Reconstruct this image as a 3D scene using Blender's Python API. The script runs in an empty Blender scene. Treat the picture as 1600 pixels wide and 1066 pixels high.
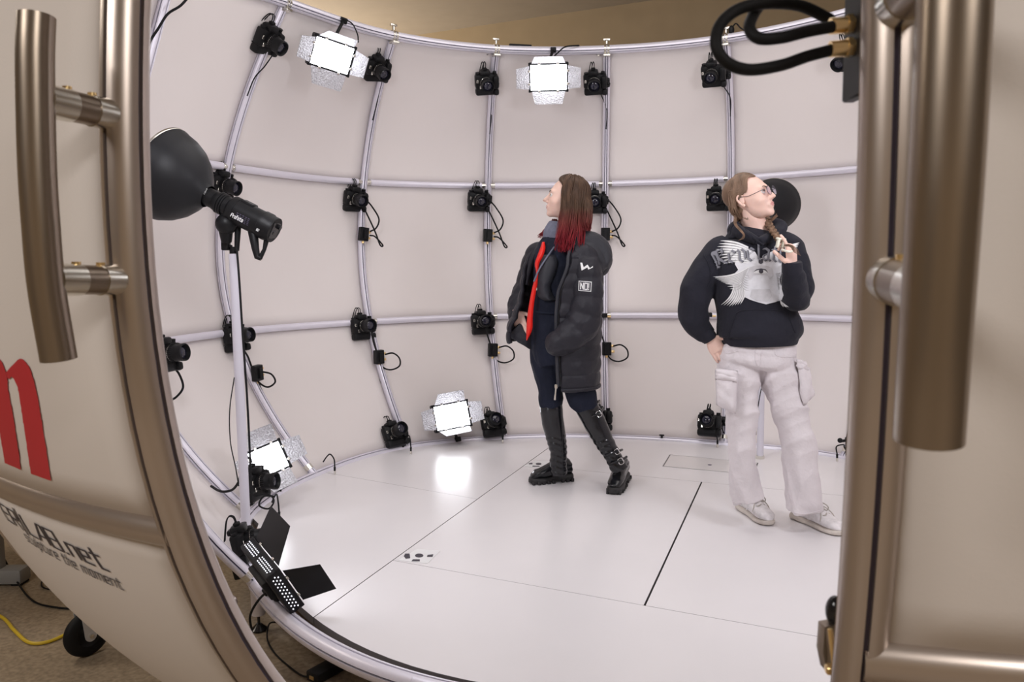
import bpy, bmesh, math, random
import numpy as np
from mathutils import Vector, Matrix
from mathutils.bvhtree import BVHTree
random.seed(7); rng = np.random.default_rng(7)
PI = math.pi
SC = bpy.context.scene; COL = SC.collection
# ------------------------------------------------------------------ camera
FPX = 1263.6
CAM = np.array([0.0, -4.0496, 1.2781])
CR = np.array([0.99175582, 0.12760375, -0.01173317])
CU = np.array([-0.00116394, 0.10053044, 0.9949333])
CW = np.array([-0.12813676, 0.98671724, -0.09985018])
cd = bpy.data.cameras.new('camera'); co = bpy.data.objects.new('camera', cd); COL.objects.link(co)
cd.sensor_width = 36.0; cd.lens = FPX / 1600 * 36.0; cd.clip_start = 0.05; cd.clip_end = 100
co.matrix_world = Matrix(((CR[0], CU[0], -CW[0], CAM[0]), (CR[1], CU[1], -CW[1], CAM[1]), (CR[2], CU[2], -CW[2], CAM[2]), (0, 0, 0, 1)))
cd.dof.use_dof = True; cd.dof.focus_distance = 4.3; cd.dof.aperture_fstop = 9.0
SC.camera = co
# ------------------------------------------------------------------ world, exposure
wd = bpy.data.worlds.new('world'); SC.world = wd; wd.use_nodes = True
wd.node_tree.nodes['Background'].inputs[0].default_value = (0.55, 0.5, 0.45, 1)
wd.node_tree.nodes['Background'].inputs[1].default_value = 0.3
SC.view_settings.view_transform = 'Standard'; SC.view_settings.look = 'None'
SC.view_settings.gamma = 1.0; SC.view_settings.exposure = 0.0
try: SC.view_settings.use_curve_mapping = False
except Exception: pass

def area(name, loc, target, size, power, color, sy=None):
    d = bpy.data.lights.new(name, 'AREA'); d.size = size; d.energy = power; d.color = color
    if sy: d.shape = 'RECTANGLE'; d.size_y = sy
    o = bpy.data.objects.new(name, d); COL.objects.link(o); o.location = loc
    o.rotation_euler = (Vector(target) - Vector(loc)).to_track_quat('-Z', 'Y').to_euler()
    return o
# room ceiling lamps (warm), the scanner's own front flood panels, added ceiling and overhead fill
WARM = (1.0, 0.90, 0.78); NEUT = (1.0, 0.96, 0.92)
area('room_lamp', (-2.6, -5.5, 3.3), (-2.6, -5.5, 0), 1.6, 112, NEUT)
area('room_lamp', (2.2, -6.0, 3.3), (2.2, -6.0, 0), 1.6, 116, NEUT)
area('room_lamp', (-4.8, -1.0, 3.3), (-4.8, -1.0, 0), 1.2, 56, WARM)
area('ceiling_fill', (1.5, 4.4, 1.9), (1.0, 4.6, 3.5), 1.2, 85, WARM)  # added upward fill to brighten the dark ceiling, no real fixture
area('ceiling_fill', (-3.6, 3.4, 1.9), (-3.0, 3.6, 3.5), 1.2, 85, WARM)
area('ceiling_fill', (4.6, 1.5, 1.9), (4.6, 1.5, 3.5), 1.2, 45, WARM)
area('overhead_fill', (0, -0.1, 3.3), (0, 0, 0), 2.6, 42, (1.0, 0.97, 0.97))  # added soft fill above the open booth, not a lamp of the scanner
area('front_flood', (1.3, -1.7, 1.9), (-0.4, 0.8, 1.1), 0.5, 19, (0.94, 0.94, 1.0))
area('front_flood', (-1.2, -1.75, 2.1), (0.4, 0.8, 0.9), 0.5, 19, (0.94, 0.94, 1.0))

# ------------------------------------------------------------------ pixel helpers (true depth)
def ray(px, py): return CW + (px - 800) / FPX * CR - (py - 533) / FPX * CU
def at(px, py, d): return CAM + ray(px, py) * d
def atz(px, py, z):
    q = ray(px, py); return CAM + q * ((z - CAM[2]) / q[2])
def proj(P):
    d = np.asarray(P) - CAM; z = d @ CW
    return 800 + FPX * (d @ CR) / z, 533 - FPX * (d @ CU) / z, z
# ------------------------------------------------------------------ materials
def mat(name, col, rough=0.5, metal=0.0, bump=0.0, bscale=40.0, var=0.06, vscale=6.0, emit=None, estr=0.0, spec=None, sheen=0.0, alpha=None, trans=0.0):
    m = bpy.data.materials.new(name); m.use_nodes = True
    nt = m.node_tree; b = nt.nodes['Principled BSDF']
    tc = nt.nodes.new('ShaderNodeTexCoord'); no = nt.nodes.new('ShaderNodeTexNoise')
    no.inputs['Scale'].default_value = vscale; no.inputs['Detail'].default_value = 5
    nt.links.new(tc.outputs['Object'], no.inputs['Vector'])
    cr = nt.nodes.new('ShaderNodeValToRGB')
    c0 = [max(0, c * (1 - var)) for c in col]; c1 = [min(1, c * (1 + var)) for c in col]
    cr.color_ramp.elements[0].position = .3; cr.color_ramp.elements[1].position = .7
    cr.color_ramp.elements[0].color = (*c0, 1); cr.color_ramp.elements[1].color = (*c1, 1)
    nt.links.new(no.outputs[0], cr.inputs[0]); nt.links.new(cr.outputs[0], b.inputs['Base Color'])
    b.inputs['Roughness'].default_value = rough; b.inputs['Metallic'].default_value = metal
    if spec is not None: b.inputs['Specular IOR Level'].default_value = spec
    if sheen: b.inputs['Sheen Weight'].default_value = sheen
    if trans: b.inputs['Transmission Weight'].default_value = trans
    if alpha is not None: b.inputs['Alpha'].default_value = alpha
    if bump:
        n2 = nt.nodes.new('ShaderNodeTexNoise'); n2.inputs['Scale'].default_value = bscale; n2.inputs['Detail'].default_value = 6
        nt.links.new(tc.outputs['Object'], n2.inputs['Vector'])
        bp = nt.nodes.new('ShaderNodeBump'); bp.inputs['Strength'].default_value = bump; bp.inputs['Distance'].default_value = 0.01
        nt.links.new(n2.outputs[0], bp.inputs['Height']); nt.links.new(bp.outputs[0], b.inputs['Normal'])
    if emit:
        b.inputs['Emission Color'].default_value = (*emit, 1); b.inputs['Emission Strength'].default_value = estr
    return m
MT = {}
MT['alu'] = mat('anodised_aluminium', (0.80, 0.775, 0.86), 0.36, 0.30, var=0.02)
MT['alu_door'] = mat('satin_door_tube', (0.50, 0.43, 0.385), 0.33, 0.85, var=0.02)
MT['slot'] = mat('rubber_slot', (0.07, 0.06, 0.10), 0.7, var=0.05)
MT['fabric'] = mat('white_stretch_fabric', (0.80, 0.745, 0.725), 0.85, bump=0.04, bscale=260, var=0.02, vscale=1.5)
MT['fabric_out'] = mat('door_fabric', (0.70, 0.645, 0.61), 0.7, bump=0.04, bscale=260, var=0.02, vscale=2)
MT['steel'] = mat('polished_steel', (0.78, 0.76, 0.70), 0.25, 1.0, var=0.03)
MT['zinc'] = mat('zinc_plate', (0.55, 0.55, 0.56), 0.4, 0.3)
MT['brass'] = mat('brass_connector', (0.85, 0.62, 0.30), 0.3, 0.9, var=0.05)
MT['board'] = mat('white_platform_board', (0.80, 0.775, 0.785), 0.27, bump=0.015, bscale=9, var=0.02, vscale=2)
MT['hatch'] = mat('cream_hatch_board', (0.70, 0.67, 0.66), 0.3, var=0.02)
MT['dark_edge'] = mat('grey_board_edge', (0.16, 0.15, 0.15), 0.6)
MT['floor'] = mat('speckled_vinyl_floor', (0.30, 0.235, 0.165), 0.45, bump=0.05, bscale=60, var=0.28, vscale=55)
MT['wall'] = mat('tan_wall_paint', (0.46, 0.36, 0.23), 0.8, var=0.03)
MT['ceil'] = mat('ceiling_paint', (0.33, 0.28, 0.22), 0.85, var=0.03)
MT['black'] = mat('black_plastic', (0.010, 0.010, 0.011), 0.42, bump=0.05, bscale=300, var=0.15, spec=.2)
MT['blackgloss'] = mat('black_gloss', (0.012, 0.012, 0.014), 0.18, var=0.1)
MT['blackmatte'] = mat('black_matte_paint', (0.016, 0.016, 0.018), 0.45, var=0.08, spec=.2)
MT['rubber'] = mat('black_rubber', (0.010, 0.010, 0.011), 0.6, bump=0.1, bscale=120, var=0.1, spec=.18)
MT['glass'] = mat('lens_glass', (0.02, 0.02, 0.035), 0.04, spec=0.8, var=0.3, vscale=60)
MT['white'] = mat('white_print', (0.80, 0.80, 0.80), 0.5, var=0.02)
MT['grey'] = mat('grey_plastic', (0.25, 0.25, 0.25), 0.5)
MT['led'] = mat('led_diffuser', (0.9, 0.9, 0.95), 0.5, emit=(0.93, 0.95, 1.0), estr=9.0, var=0.01)
MT['ledhole'] = mat('led_spill_hole', (0.9, 0.9, 0.95), 0.5, emit=(0.9, 0.88, 1.0), estr=3.0, var=0.01)
MT['foil'] = mat('dimpled_reflective_leaf', (0.50, 0.49, 0.52), 0.4, 0.35, bump=1.0, bscale=110, var=0.25, vscale=110)
MT['paint'] = mat('white_powder_coat', (0.70, 0.68, 0.76), 0.35, 0.1, var=0.02)
MT['red'] = mat('red_print', (0.50, 0.025, 0.035), 0.55, var=0.05)
MT['ink'] = mat('dark_print', (0.035, 0.03, 0.045), 0.5)
MT['yellow'] = mat('yellow_cable_jacket', (0.60, 0.42, 0.02), 0.45)
MT['handle'] = mat('brushed_handle_tube', (0.31, 0.255, 0.205), 0.30, 0.9, var=0.03)
# ------------------------------------------------------------------ object helpers
def thing(name, label, cat, group=None, loc=(0, 0, 0)):
    o = bpy.data.objects.new(name, None); COL.objects.link(o); o.location = loc; o.empty_display_size = .05
    o['label'] = label; o['category'] = cat
    if group: o['group'] = group
    return o
def tag(o, label, cat, group=None, kind=None):
    o['label'] = label; o['category'] = cat
    if group: o['group'] = group
    if kind: o['kind'] = kind
    return o
def copy_thing(root, label, M4=None, group=None, skip=()):
    r = root.copy(); COL.objects.link(r); r['label'] = label
    if group: r['group'] = group
    for ch in list(root.children):
        if ch.name.split('.')[0] in skip: continue
        c = ch.copy(); COL.objects.link(c); c.parent = r; c.matrix_parent_inverse = ch.matrix_parent_inverse
        for g in list(ch.children):
            e = g.copy(); COL.objects.link(e); e.parent = c
    if M4 is not None: r.matrix_world = M4
    return r
_cub = {}
def rbox_data(sx, sy, sz, b):
    k = (round(sx, 4), round(sy, 4), round(sz, 4), round(b, 4))
    if k not in _cub:
        bm = bmesh.new(); bmesh.ops.create_cube(bm, size=1)
        for v in bm.verts: v.co = Vector((v.co.x * sx, v.co.y * sy, v.co.z * sz))
        if b > 0: bmesh.ops.bevel(bm, geom=bm.edges[:], offset=b, segments=2 if b > .004 else 1, affect='EDGES', profile=.5)
        bm.verts.index_update()
        _cub[k] = (np.array([v.co[:] for v in bm.verts]), [[v.index for v in f.verts] for f in bm.faces]); bm.free()
    return _cub[k]
def nrm(v):
    v = np.asarray(v, float); return v / (np.linalg.norm(v) + 1e-12)
def basis(fwd, up=(0, 0, 1)):
    y = nrm(fwd); x = nrm(np.cross(y, up)); z = np.cross(x, y); return np.stack([x, y, z], 1)
def m4(R, loc):
    return Matrix([[R[i][0], R[i][1], R[i][2], loc[i]] for i in range(3)] + [[0, 0, 0, 1]])
def rotm(axis, ang): return np.array(Matrix.Rotation(ang, 3, axis))
class MB:
    def __init__(s): s.v = []; s.f = []; s.m = []; s.n = 0
    def add(s, V, F, mi=0):
        V = np.asarray(V, float).reshape(-1, 3); s.v.append(V)
        for f in F: s.f.append([i + s.n for i in f]); s.m.append(mi)
        s.n += len(V); return s
    def box(s, c, size, b=0.0, R=None, mi=0):
        V, F = rbox_data(*size, b)
        if R is not None: V = V @ np.asarray(R).T
        return s.add(V + np.asarray(c, float), F, mi)
    def tube(s, path, r, n=10, caps=True, mi=0, ref=None, closed=False):
        P = np.asarray(path, float); N = len(P); r = np.broadcast_to(np.asarray(r, float), (N,))
        T = np.gradient(P, axis=0) if not closed else np.roll(P, -1, 0) - np.roll(P, 1, 0)
        T /= np.linalg.norm(T, axis=1, keepdims=True) + 1e-12
        a = np.linspace(0, 2 * PI, n, endpoint=False); V = []
        x = np.cross(T[0], (0, 0, 1) if abs(T[0][2]) < .9 else (1, 0, 0)); x = nrm(x)
        for i in range(N):
            x = nrm(x - T[i] * (x @ T[i])); y = np.cross(T[i], x)
            V.append(P[i] + r[i] * (np.cos(a)[:, None] * x + np.sin(a)[:, None] * y))
        V = np.concatenate(V); F = []
        for i in range(N - (0 if closed else 1)):
            j = (i + 1) % N
            for k in range(n): F.append([i * n + k, i * n + (k + 1) % n, j * n + (k + 1) % n, j * n + k])
        if caps and not closed: F.append(list(range(n))[::-1]); F.append([(N - 1) * n + k for k in range(n)])
        return s.add(V, F, mi)
    def cyl(s, p0, p1, r0, r1=None, n=20, mi=0): return s.tube([p0, p1], [r0, r0 if r1 is None else r1], n, True, mi)
    def lathe(s, prof, R=None, o=(0, 0, 0), n=28, mi=0, cap=True):
        # prof: (radius, distance along local +Y)
        a = np.linspace(0, 2 * PI, n, endpoint=False); V = []
        for r, y in prof: V.append(np.stack([r * np.cos(a), 0 * a + y, r * np.sin(a)], 1))
        V = np.concatenate(V); N = len(prof); F = []
        for i in range(N - 1):
            for k in range(n): F.append([i * n + k, (i + 1) * n + k, (i + 1) * n + (k + 1) % n, i * n + (k + 1) % n])
        if cap: F.append(list(range(n))); F.append([(N - 1) * n + k for k in range(n)][::-1])
        if R is not None: V = V @ np.asarray(R).T
        return s.add(V + np.asarray(o, float), F, mi)
    def ell(s, c, rad, R=None, n=20, m=12, mi=0):
        a = np.linspace(0, 2 * PI, n, endpoint=False); V = [[0, 0, 1]]; F = []
        for i in range(1, m):
            t = PI * i / m; V += [[math.sin(t) * math.cos(q), math.sin(t) * math.sin(q), math.cos(t)] for q in a]
        V.append([0, 0, -1]); V = np.array(V) * np.asarray(rad)
        for k in range(n): F.append([0, 1 + k, 1 + (k + 1) % n])
        for i in range(m - 2):
            for k in range(n): F.append([1 + i * n + k, 1 + (i + 1) * n + k, 1 + (i + 1) * n + (k + 1) % n, 1 + i * n + (k + 1) % n])
        L = 1 + (m - 1) * n
        for k in range(n): F.append([L, 1 + (m - 2) * n + (k + 1) % n, 1 + (m - 2) * n + k])
        if R is not None: V = V @ np.asarray(R).T
        return s.add(V + np.asarray(c, float), F, mi)
    def rings(s, RG, caps=True, mi=0, closed=True):
        # list of equally sized vertex rings
        n = len(RG[0]); V = np.concatenate(RG); F = []
        for i in range(len(RG) - 1):
            for k in range(n if closed else n - 1):
                F.append([i * n + k, i * n + (k + 1) % n, (i + 1) * n + (k + 1) % n, (i + 1) * n + k])
        if caps and closed: F.append(list(range(n))[::-1]); F.append([(len(RG) - 1) * n + k for k in range(n)])
        return s.add(V, F, mi)
    def grid(s, G, mi=0):
        G = np.asarray(G); a, b = G.shape[:2]; F = [[i * b + j, (i + 1) * b + j, (i + 1) * b + j + 1, i * b + j + 1] for i in range(a - 1) for j in range(b - 1)]
        return s.add(G.reshape(-1, 3), F, mi)
    def prism(s, pts, off, mi=0):
        # closed polygon pts (n,3) extruded by vector off
        P = np.asarray(pts, float); n = len(P); V = np.concatenate([P, P + np.asarray(off)])
        return s.add(V, [list(range(n))[::-1], [n + i for i in range(n)]] + [[i, (i + 1) % n, n + (i + 1) % n, n + i] for i in range(n)], mi)
    def mesh(s, name, mats):
        me = bpy.data.meshes.new(name); V = np.concatenate(s.v)
        me.from_pydata(V.tolist(), [], s.f); 
        for m in (mats if isinstance(mats, (list, tuple)) else [mats]): me.materials.append(MT[m] if isinstance(m, str) else m)
        me.polygons.foreach_set('material_index', s.m)
        return me
    def build(s, name, mats, parent=None, smooth=True, angle=40, fix=True):
        me = s.mesh(name, mats)
        if fix:
            bm = bmesh.new(); bm.from_mesh(me); bmesh.ops.recalc_face_normals(bm, faces=bm.faces[:]); bm.to_mesh(me); bm.free()
        if smooth:
            me.polygons.foreach_set('use_smooth', [True] * len(me.polygons)); me.set_sharp_from_angle(angle=math.radians(angle))
        o = bpy.data.objects.new(name, me); COL.objects.link(o)
        if parent is not None: o.parent = parent
        return o
def cr_spline(P, n=8, closed=False):
    P = np.asarray(P, float); N = len(P); out = []
    for i in range(N if closed else N - 1):
        p0 = P[(i - 1) % N] if closed or i > 0 else 2 * P[0] - P[1]
        p1 = P[i]; p2 = P[(i + 1) % N]
        p3 = P[(i + 2) % N] if closed or i + 2 < N else 2 * P[-1] - P[-2]
        for k in range(n):
            t = k / n
            out.append(.5 * ((2 * p1) + (-p0 + p2) * t + (2 * p0 - 5 * p1 + 4 * p2 - p3) * t * t + (-p0 + 3 * p1 - 3 * p2 + p3) * t ** 3))
    if not closed: out.append(P[-1])
    return np.array(out)
def slot_profile(r, slots, w=0.09, deep=0.80, n=44):
    # polar outline of an extruded tube with narrow slots; returns angles, radii, dark flags per edge
    A = []
    for s in slots:
        A += [(s - w, 1, 0), (s - w + 1e-3, deep, 1), (s + w - 1e-3, deep, 1), (s + w, 1, 0)]
    base = np.linspace(0, 2 * PI, n, endpoint=False)
    for b in base:
        if all(abs((b - s + PI) % (2 * PI) - PI) > w * 1.6 for s in slots): A.append((b, 1, 0))
    A = [((a + 2 * PI) % (2 * PI), q, d) for a, q, d in A]; A.sort()
    ang = np.array([a[0] for a in A]); rad = np.array([a[1] for a in A]) * r; dk = [A[i][2] and A[(i + 1) % len(A)][2] for i in range(len(A))]
    return ang, rad, dk
def slotted(mb, path, refs, r, slots, w=0.09, deep=0.8, closed=False):
    # refs: per point direction that counts as angle 0
    P = np.asarray(path); N = len(P); ang, rad, dk = slot_profile(r, slots, w, deep); n = len(ang)
    T = np.gradient(P, axis=0) if not closed else np.roll(P, -1, 0) - np.roll(P, 1, 0)
    V = []
    for i in range(N):
        t = nrm(T[i]); x = nrm(refs[i] - t * (refs[i] @ t)); y = np.cross(t, x)
        V.append(P[i] + (rad * np.cos(ang))[:, None] * x + (rad * np.sin(ang))[:, None] * y)
    base = mb.n; F = []; Mi = []
    for i in range(N if closed else N - 1):
        j = (i + 1) % N
        for k in range(n):
            F.append([i * n + k, i * n + (k + 1) % n, j * n + (k + 1) % n, j * n + k]); Mi.append(1 if dk[k] else 0)
    if not closed: F.append(list(range(n))[::-1]); F.append([(N - 1) * n + k for k in range(n)]); Mi += [0, 0]
    mb.add(np.concatenate(V), F, 0); mb.m[-len(F):] = Mi
    return mb
SLOTS = (-0.30, 0.30, PI / 2, PI, -PI / 2)
# ================================================================== ROOM
FZ = -0.24
def struct(o): o['kind'] = 'structure'; return o
b = MB(); b.box((0, 0, FZ - .05), (16, 18, .1)); struct(b.build('floor', 'floor', smooth=False))
b = MB(); b.box((0, 0, 3.55), (16, 18, .1)); struct(b.build('ceiling', 'ceil', smooth=False))
wa = at(680, 46, 7.9); wb = at(1040, -2, 6.95); dw = nrm([wb[0] - wa[0], wb[1] - wa[1], 0]); wn = np.array([-dw[1], dw[0], 0])
wm = (wa + wb) / 2 + dw * 1.5; R = np.stack([dw, wn, [0, 0, 1]], 1)
b = MB(); b.box((wm[0] + wn[0] * .05, wm[1] + wn[1] * .05, 1.63), (13.0, .1, 3.74), R=R); struct(b.build('wall_back', 'wall', smooth=False))
for nm, c, s in (('wall_left', (-7.4, -.5, 1.63), (.1, 17, 3.74)), ('wall_right', (7.4, -3.5, 1.63), (.1, 11, 3.74)), ('wall_front', (0, -8.9, 1.63), (14.7, .1, 3.74))):
    b = MB(); b.box(c, s); struct(b.build(nm, 'wall', smooth=False))
# ================================================================== BOOTH
RAZ = np.radians([-161, -127, -97, -75, -48.5, -26, -2.4, 23, 49.7, 75, 101, 131, 152, 176])
ZL = np.array([0, 0.857, 1.844, 2.735])
RT = {0: [1.86, 1.79, 1.87, 1.875, 1.925, 1.80, 1.70, 1.70, 1.88, 1.92, 1.9, 1.86, 1.85, 1.86],
      1: [2.2, 2.25, 2.43, 2.41, 2.24, 2.15, 2.02, 2.09, 2.26, 2.28, 2.25, 2.2, 2.2, 2.2],
      2: [2.25, 2.25, 2.39, 2.34, 2.43, 2.355, 2.215, 2.185, 2.23, 2.28, 2.27, 2.25, 2.25, 2.25],
      3: [1.9, 2.0, 2.11, 1.905, 1.895, 1.875, 1.825, 1.825, 1.83, 1.87, 1.9, 1.9, 1.9, 1.9]}
DAZ = {1: [-74.9, -50, -25.9, -2.6, 22.6], 2: [-76.5, -47.6, -24.5, -2.2, 22.0], 0: [-73.8, -47.8, -26.4, -2.5, 25.4], 3: [-75.7, -49.3, -26.3, -2.2, 23.4]}
def rib_az(i, z):
    a = RAZ[i] + 0 * np.asarray(z, float)
    if 3 <= i <= 7:
        v = np.radians([DAZ[k][i - 3] for k in range(4)]); a = np.polyval(np.polyfit(ZL, v, 3), z)
    return a
_ax = np.concatenate([RAZ - 2 * PI, RAZ, RAZ + 2 * PI])
def lev(k, az):
    az = (np.asarray(az) + PI) % (2 * PI) - PI; y = np.tile(RT[k], 3); m = np.gradient(y, _ax)
    i = np.clip(np.searchsorted(_ax, az) - 1, 0, len(_ax) - 2); h = _ax[i + 1] - _ax[i]; t = (az - _ax[i]) / h
    return (2 * t ** 3 - 3 * t ** 2 + 1) * y[i] + (t ** 3 - 2 * t ** 2 + t) * h * m[i] + (-2 * t ** 3 + 3 * t ** 2) * y[i + 1] + (t ** 3 - t ** 2) * h * m[i + 1]
def bR(az, z):
    r = [lev(k, az) for k in range(4)]; out = 0
    for k in range(4):
        w = 1
        for j in range(4):
            if j != k: w = w * (z - ZL[j]) / (ZL[k] - ZL[j])
        out = out + w * r[k]
    return out
def bP(az, z, off=0.0):
    r = bR(az, z) + off + 0 * az; return np.stack([r * np.sin(az), r * np.cos(az), z + 0 * r], -1)
TR = 0.026
booth = thing('scanning_booth', 'round white fabric scanning booth on tube ribs around the two women', 'booth')
FIX = list(range(1, 12))       # rib indices of the fixed shell (left jamb .. right jamb)
for i in FIX:
    z = np.linspace(0.0, ZL[3] - .03, 44); a = rib_az(i, z); P = bP(a, z)
    ref = np.stack([-np.sin(a), -np.cos(a), 0 * a], -1)
    mb = MB(); slotted(mb, P, ref, TR, SLOTS, 0.13, .72); mb.build('rib', ['alu', 'slot'], booth, angle=50)
def hoop(lv, i, r, slots, name, trim=.028):
    z = ZL[lv]; a0 = rib_az(i, z); a1 = rib_az(i + 1, z)
    a = np.linspace(a0, a1, 17); P = bP(a, z)
    L = np.linalg.norm(np.diff(P, axis=0), axis=1).sum(); t = trim / L * (a1 - a0); a = np.linspace(a0 + t, a1 - t, 17); P = bP(a, z)
    mb = MB(); mb.tube(P, r, 16); return mb.build(name, ['alu'], booth), P
for i in FIX[:-1]:
    for lv in (1, 2):
        o, P = hoop(lv, i, .0225, (), 'hoop_tube', .05)
        for e, q in ((0, 1), (-1, -2)):
            d = nrm(P[e] - P[q]); mb = MB(); mb.cyl(P[e] - d * .004, P[e] + d * .032, .019, n=16); mb.cyl(P[e] + d * .008, P[e] + d * .014, .021, n=16)
            mb.build('tube_collar', 'steel', booth)
# base ring and top ring, built per arc between neighbouring ribs
for i in range(14):
    a0 = RAZ[i]; a1 = RAZ[(i + 1) % 14] + (2 * PI if i == 13 else 0)
    for lv, nm, rr in ((0, 'base_ring', .031), (3, 'top_ring', .029)):
        a = np.linspace(a0, a1, 22); P = bP(a, ZL[lv]); 
        if lv == 0: P[:, 2] -= 0.006
        ref = np.stack([-np.sin(a) * (.3 if lv == 0 else 1), -np.cos(a) * (.3 if lv == 0 else 1), 0 * a + (1.0 if lv == 0 else -.6)], -1)
        mb = MB(); slotted(mb, P, ref, rr if not (i >= 12 or i == 0) or lv else .034, (-.30, .30, PI / 2 + .1, PI, -PI / 2 - .1), 0.10, .75)
        mb.build(nm, ['alu', 'slot'], booth, angle=50)
# ring clamps with wing knobs over every rib
for i in FIX:
    a = rib_az(i, ZL[3]); c = bP(a, ZL[3]); t = np.array([math.cos(a), -math.sin(a), 0]); R = np.stack([t, [math.sin(a), math.cos(a), 0], [0, 0, 1]], 1)
    mb = MB(); ang = np.linspace(0, 2 * PI, 20, endpoint=False)
    for s in (-.011, .011):
        mb.tube([c + t * (s - .007), c + t * (s + .007)], .034, 20)
    mb.box(c - np.array([0, 0, .042]) - R[:, 1] * .004, (.05, .05, .016), .003, R); mb.build('ring_clamp', 'steel', booth)
    cl = MB(); k = c + np.array([0, 0, .036]); cl.cyl(k, k + [0, 0, .022], .010, n=12); cl.box(k + [0, 0, .032], (.05, .016, .016), .005, R); cl.build('wing_knob', 'steel', booth)
    f = bP(rib_az(i, 0.05), .045); mb = MB(); mb.tube([bP(rib_az(i, .03), .03), bP(rib_az(i, .055), .055)], .0275, 16); mb.build('foot_collar', 'steel', booth)
# fabric panels, one per bay and band, stretched just outside the tubes
for i in FIX[:-1]:
    for k in range(3):
        z = np.linspace(ZL[k], ZL[k + 1], 14); u = np.linspace(0, 1, 12); G = []
        g = .010
        z = ZL[k] + (ZL[k + 1] - ZL[k]) * np.linspace(0.008, 0.992, 14)
        for zz in z:
            a0 = rib_az(i, zz); a1 = rib_az(i + 1, zz); dz = (zz - ZL[k]) / (ZL[k + 1] - ZL[k])
            uu = .004 + u * .992; a = a0 + (a1 - a0) * uu
            off = 0.018 + 0.020 * (np.sin(PI * uu) * math.sin(PI * dz)) ** .5
            G.append(bP(a, zz, off))
        G = np.array(G); mb = MB(); mb.grid(G); o = mb.build('fabric_panel', 'fabric', booth, fix=False)
        so = o.modifiers.new('cloth', 'SOLIDIFY'); so.thickness = .003; so.offset = 0
# levelling feet under the base ring
for i in range(14):
    c = bP(RAZ[i], 0.0); c[2] = 0
    if i == 1: c = atz(405, 985, FZ); c = np.array([c[0], c[1], 0])
    mb = MB(); mb.cyl((c[0], c[1], -.02), (c[0], c[1], FZ + .07), .028, n=20); o = mb.build('booth_leg', 'alu', booth)
    mb = MB(); mb.cyl((c[0], c[1], FZ + .07), (c[0], c[1], FZ + .015), .006, n=10); mb.lathe([(.004, 0), (.03, .001), (.034, .008), (.02, .02), (.01, .03)], R=rotm('X', PI / 2), o=(c[0], c[1], FZ))
    mb.build('levelling_foot', 'blackgloss', o)
# ================================================================== PLATFORM
plat = thing('platform', 'round white board platform the two women stand on', 'platform')
e2 = np.array([.975, -.2215]); e1 = np.array([.2215, .975])
circ = []
for a in np.linspace(-PI, PI, 121)[:-1]:
    r = lev(0, a) - (.075 if (a < math.radians(-100) or a > math.radians(120)) else .028 + 0 * a); circ.append([r * math.sin(a), r * math.cos(a)])
circ = np.array(circ)
def clip(poly, n, d):   # keep n.p <= d
    out = []; N = len(poly)
    for i in range(N):
        p, q = poly[i], poly[(i + 1) % N]; a, b_ = p @ n - d, q @ n - d
        if a <= 0: out.append(p)
        if (a < 0) != (b_ < 0) and a != b_: out.append(p + (q - p) * a / (a - b_))
    return np.array(out)
def board(cons, name='floor_board', m='board', zt=0.0):
    P = circ
    for n, d in cons: P = clip(P, np.asarray(n), d)
    mb = MB(); n = len(P); V = np.concatenate([np.c_[P, np.full(n, zt)], np.c_[P, np.full(n, -.03)]])
    mb.add(V, [list(range(n))[::-1]], 0); mb.add(V, [[n + i for i in range(n)]], 0)
    for i in range(n): mb.add(V[[i, (i + 1) % n, n + (i + 1) % n, n + i]], [[0, 1, 2, 3]], 1)
    return mb.build(name, [m, 'dark_edge'], plat, smooth=False)
def hp(p, q, side):     # half plane bounded by line p-q; side +1 keeps left of p->q
    p, q = np.array(p), np.array(q); t = (q - p) / np.linalg.norm(q - p); n = np.array([t[1], -t[0]]) * side
    return n, n @ p
g = .0022
def HP(p, q, s, gg=g): n, d = hp(p, q, s); return n, d - gg
l1 = ((-1.085, -1.357), (-.481, 1.253)); l2 = ((.106, -1.126), (.495, .622)); l3 = ((-.916, -.796), (.699, -1.331)); l5 = ((-.61, .89), (1.213, .366)); l4 = ((-1.586, .514), (-.744, .133))
board([HP(*l1, 1), HP(*l4, 1, .001)]); board([HP(*l1, 1), HP(*l4, -1, .001)])
board([HP(*l1, -1), HP(*l2, 1, .004), HP(*l3, 1, .001), HP(*l5, -1, .001)]); board([HP(*l2, -1, .004), HP(*l3, 1, .0012), HP(*l5, -1, .001)])
board([HP(*l1, -1), HP(*l3, -1, .001)]); board([HP(*l1, -1), HP(*l5, 1, .001)])
h = np.array([[.348, 1.212], [.286, .911], [.797, .76], [.873, 1.038]])
mb = MB(); mb.prism(np.c_[h, np.full(4, .0003)], (0, 0, .0010)); mb.build('access_hatch', 'hatch', plat, smooth=False)
for k in range(4):
    p, q = h[k], h[(k + 1) % 4]; d = nrm(np.r_[q - p, 0])[:2]; s = np.array([-d[1], d[0]]) * (.0035 if k % 2 == 0 else .0008)
    mb = MB(); mb.prism(np.array([[*(p - s), .001], [*(q - s), .001], [*(q + s), .001], [*(p + s), .0004]]), (0, 0, .0012)); mb.build('hatch_seam', 'dark_edge' if k % 2 == 0 else 'grey', plat, smooth=False)
hc = atz(1109, 727, 0.0); mb = MB(); mb.cyl((hc[0], hc[1], .0), (hc[0], hc[1], .0020), .013, n=18); mb.build('finger_hole', 'slot', plat)
mb = MB(); mb.cyl((0, 0, -.031), (0, 0, -.07), 1.45, n=60); mb.build('platform_deck', 'dark_edge', plat)
for a in range(8):
    x, y = 1.3 * math.sin(a * PI / 4), 1.3 * math.cos(a * PI / 4); mb = MB(); mb.cyl((x, y, -.07), (x, y, FZ), .04, n=14); mb.build('platform_leg', 'grey', plat)
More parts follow.
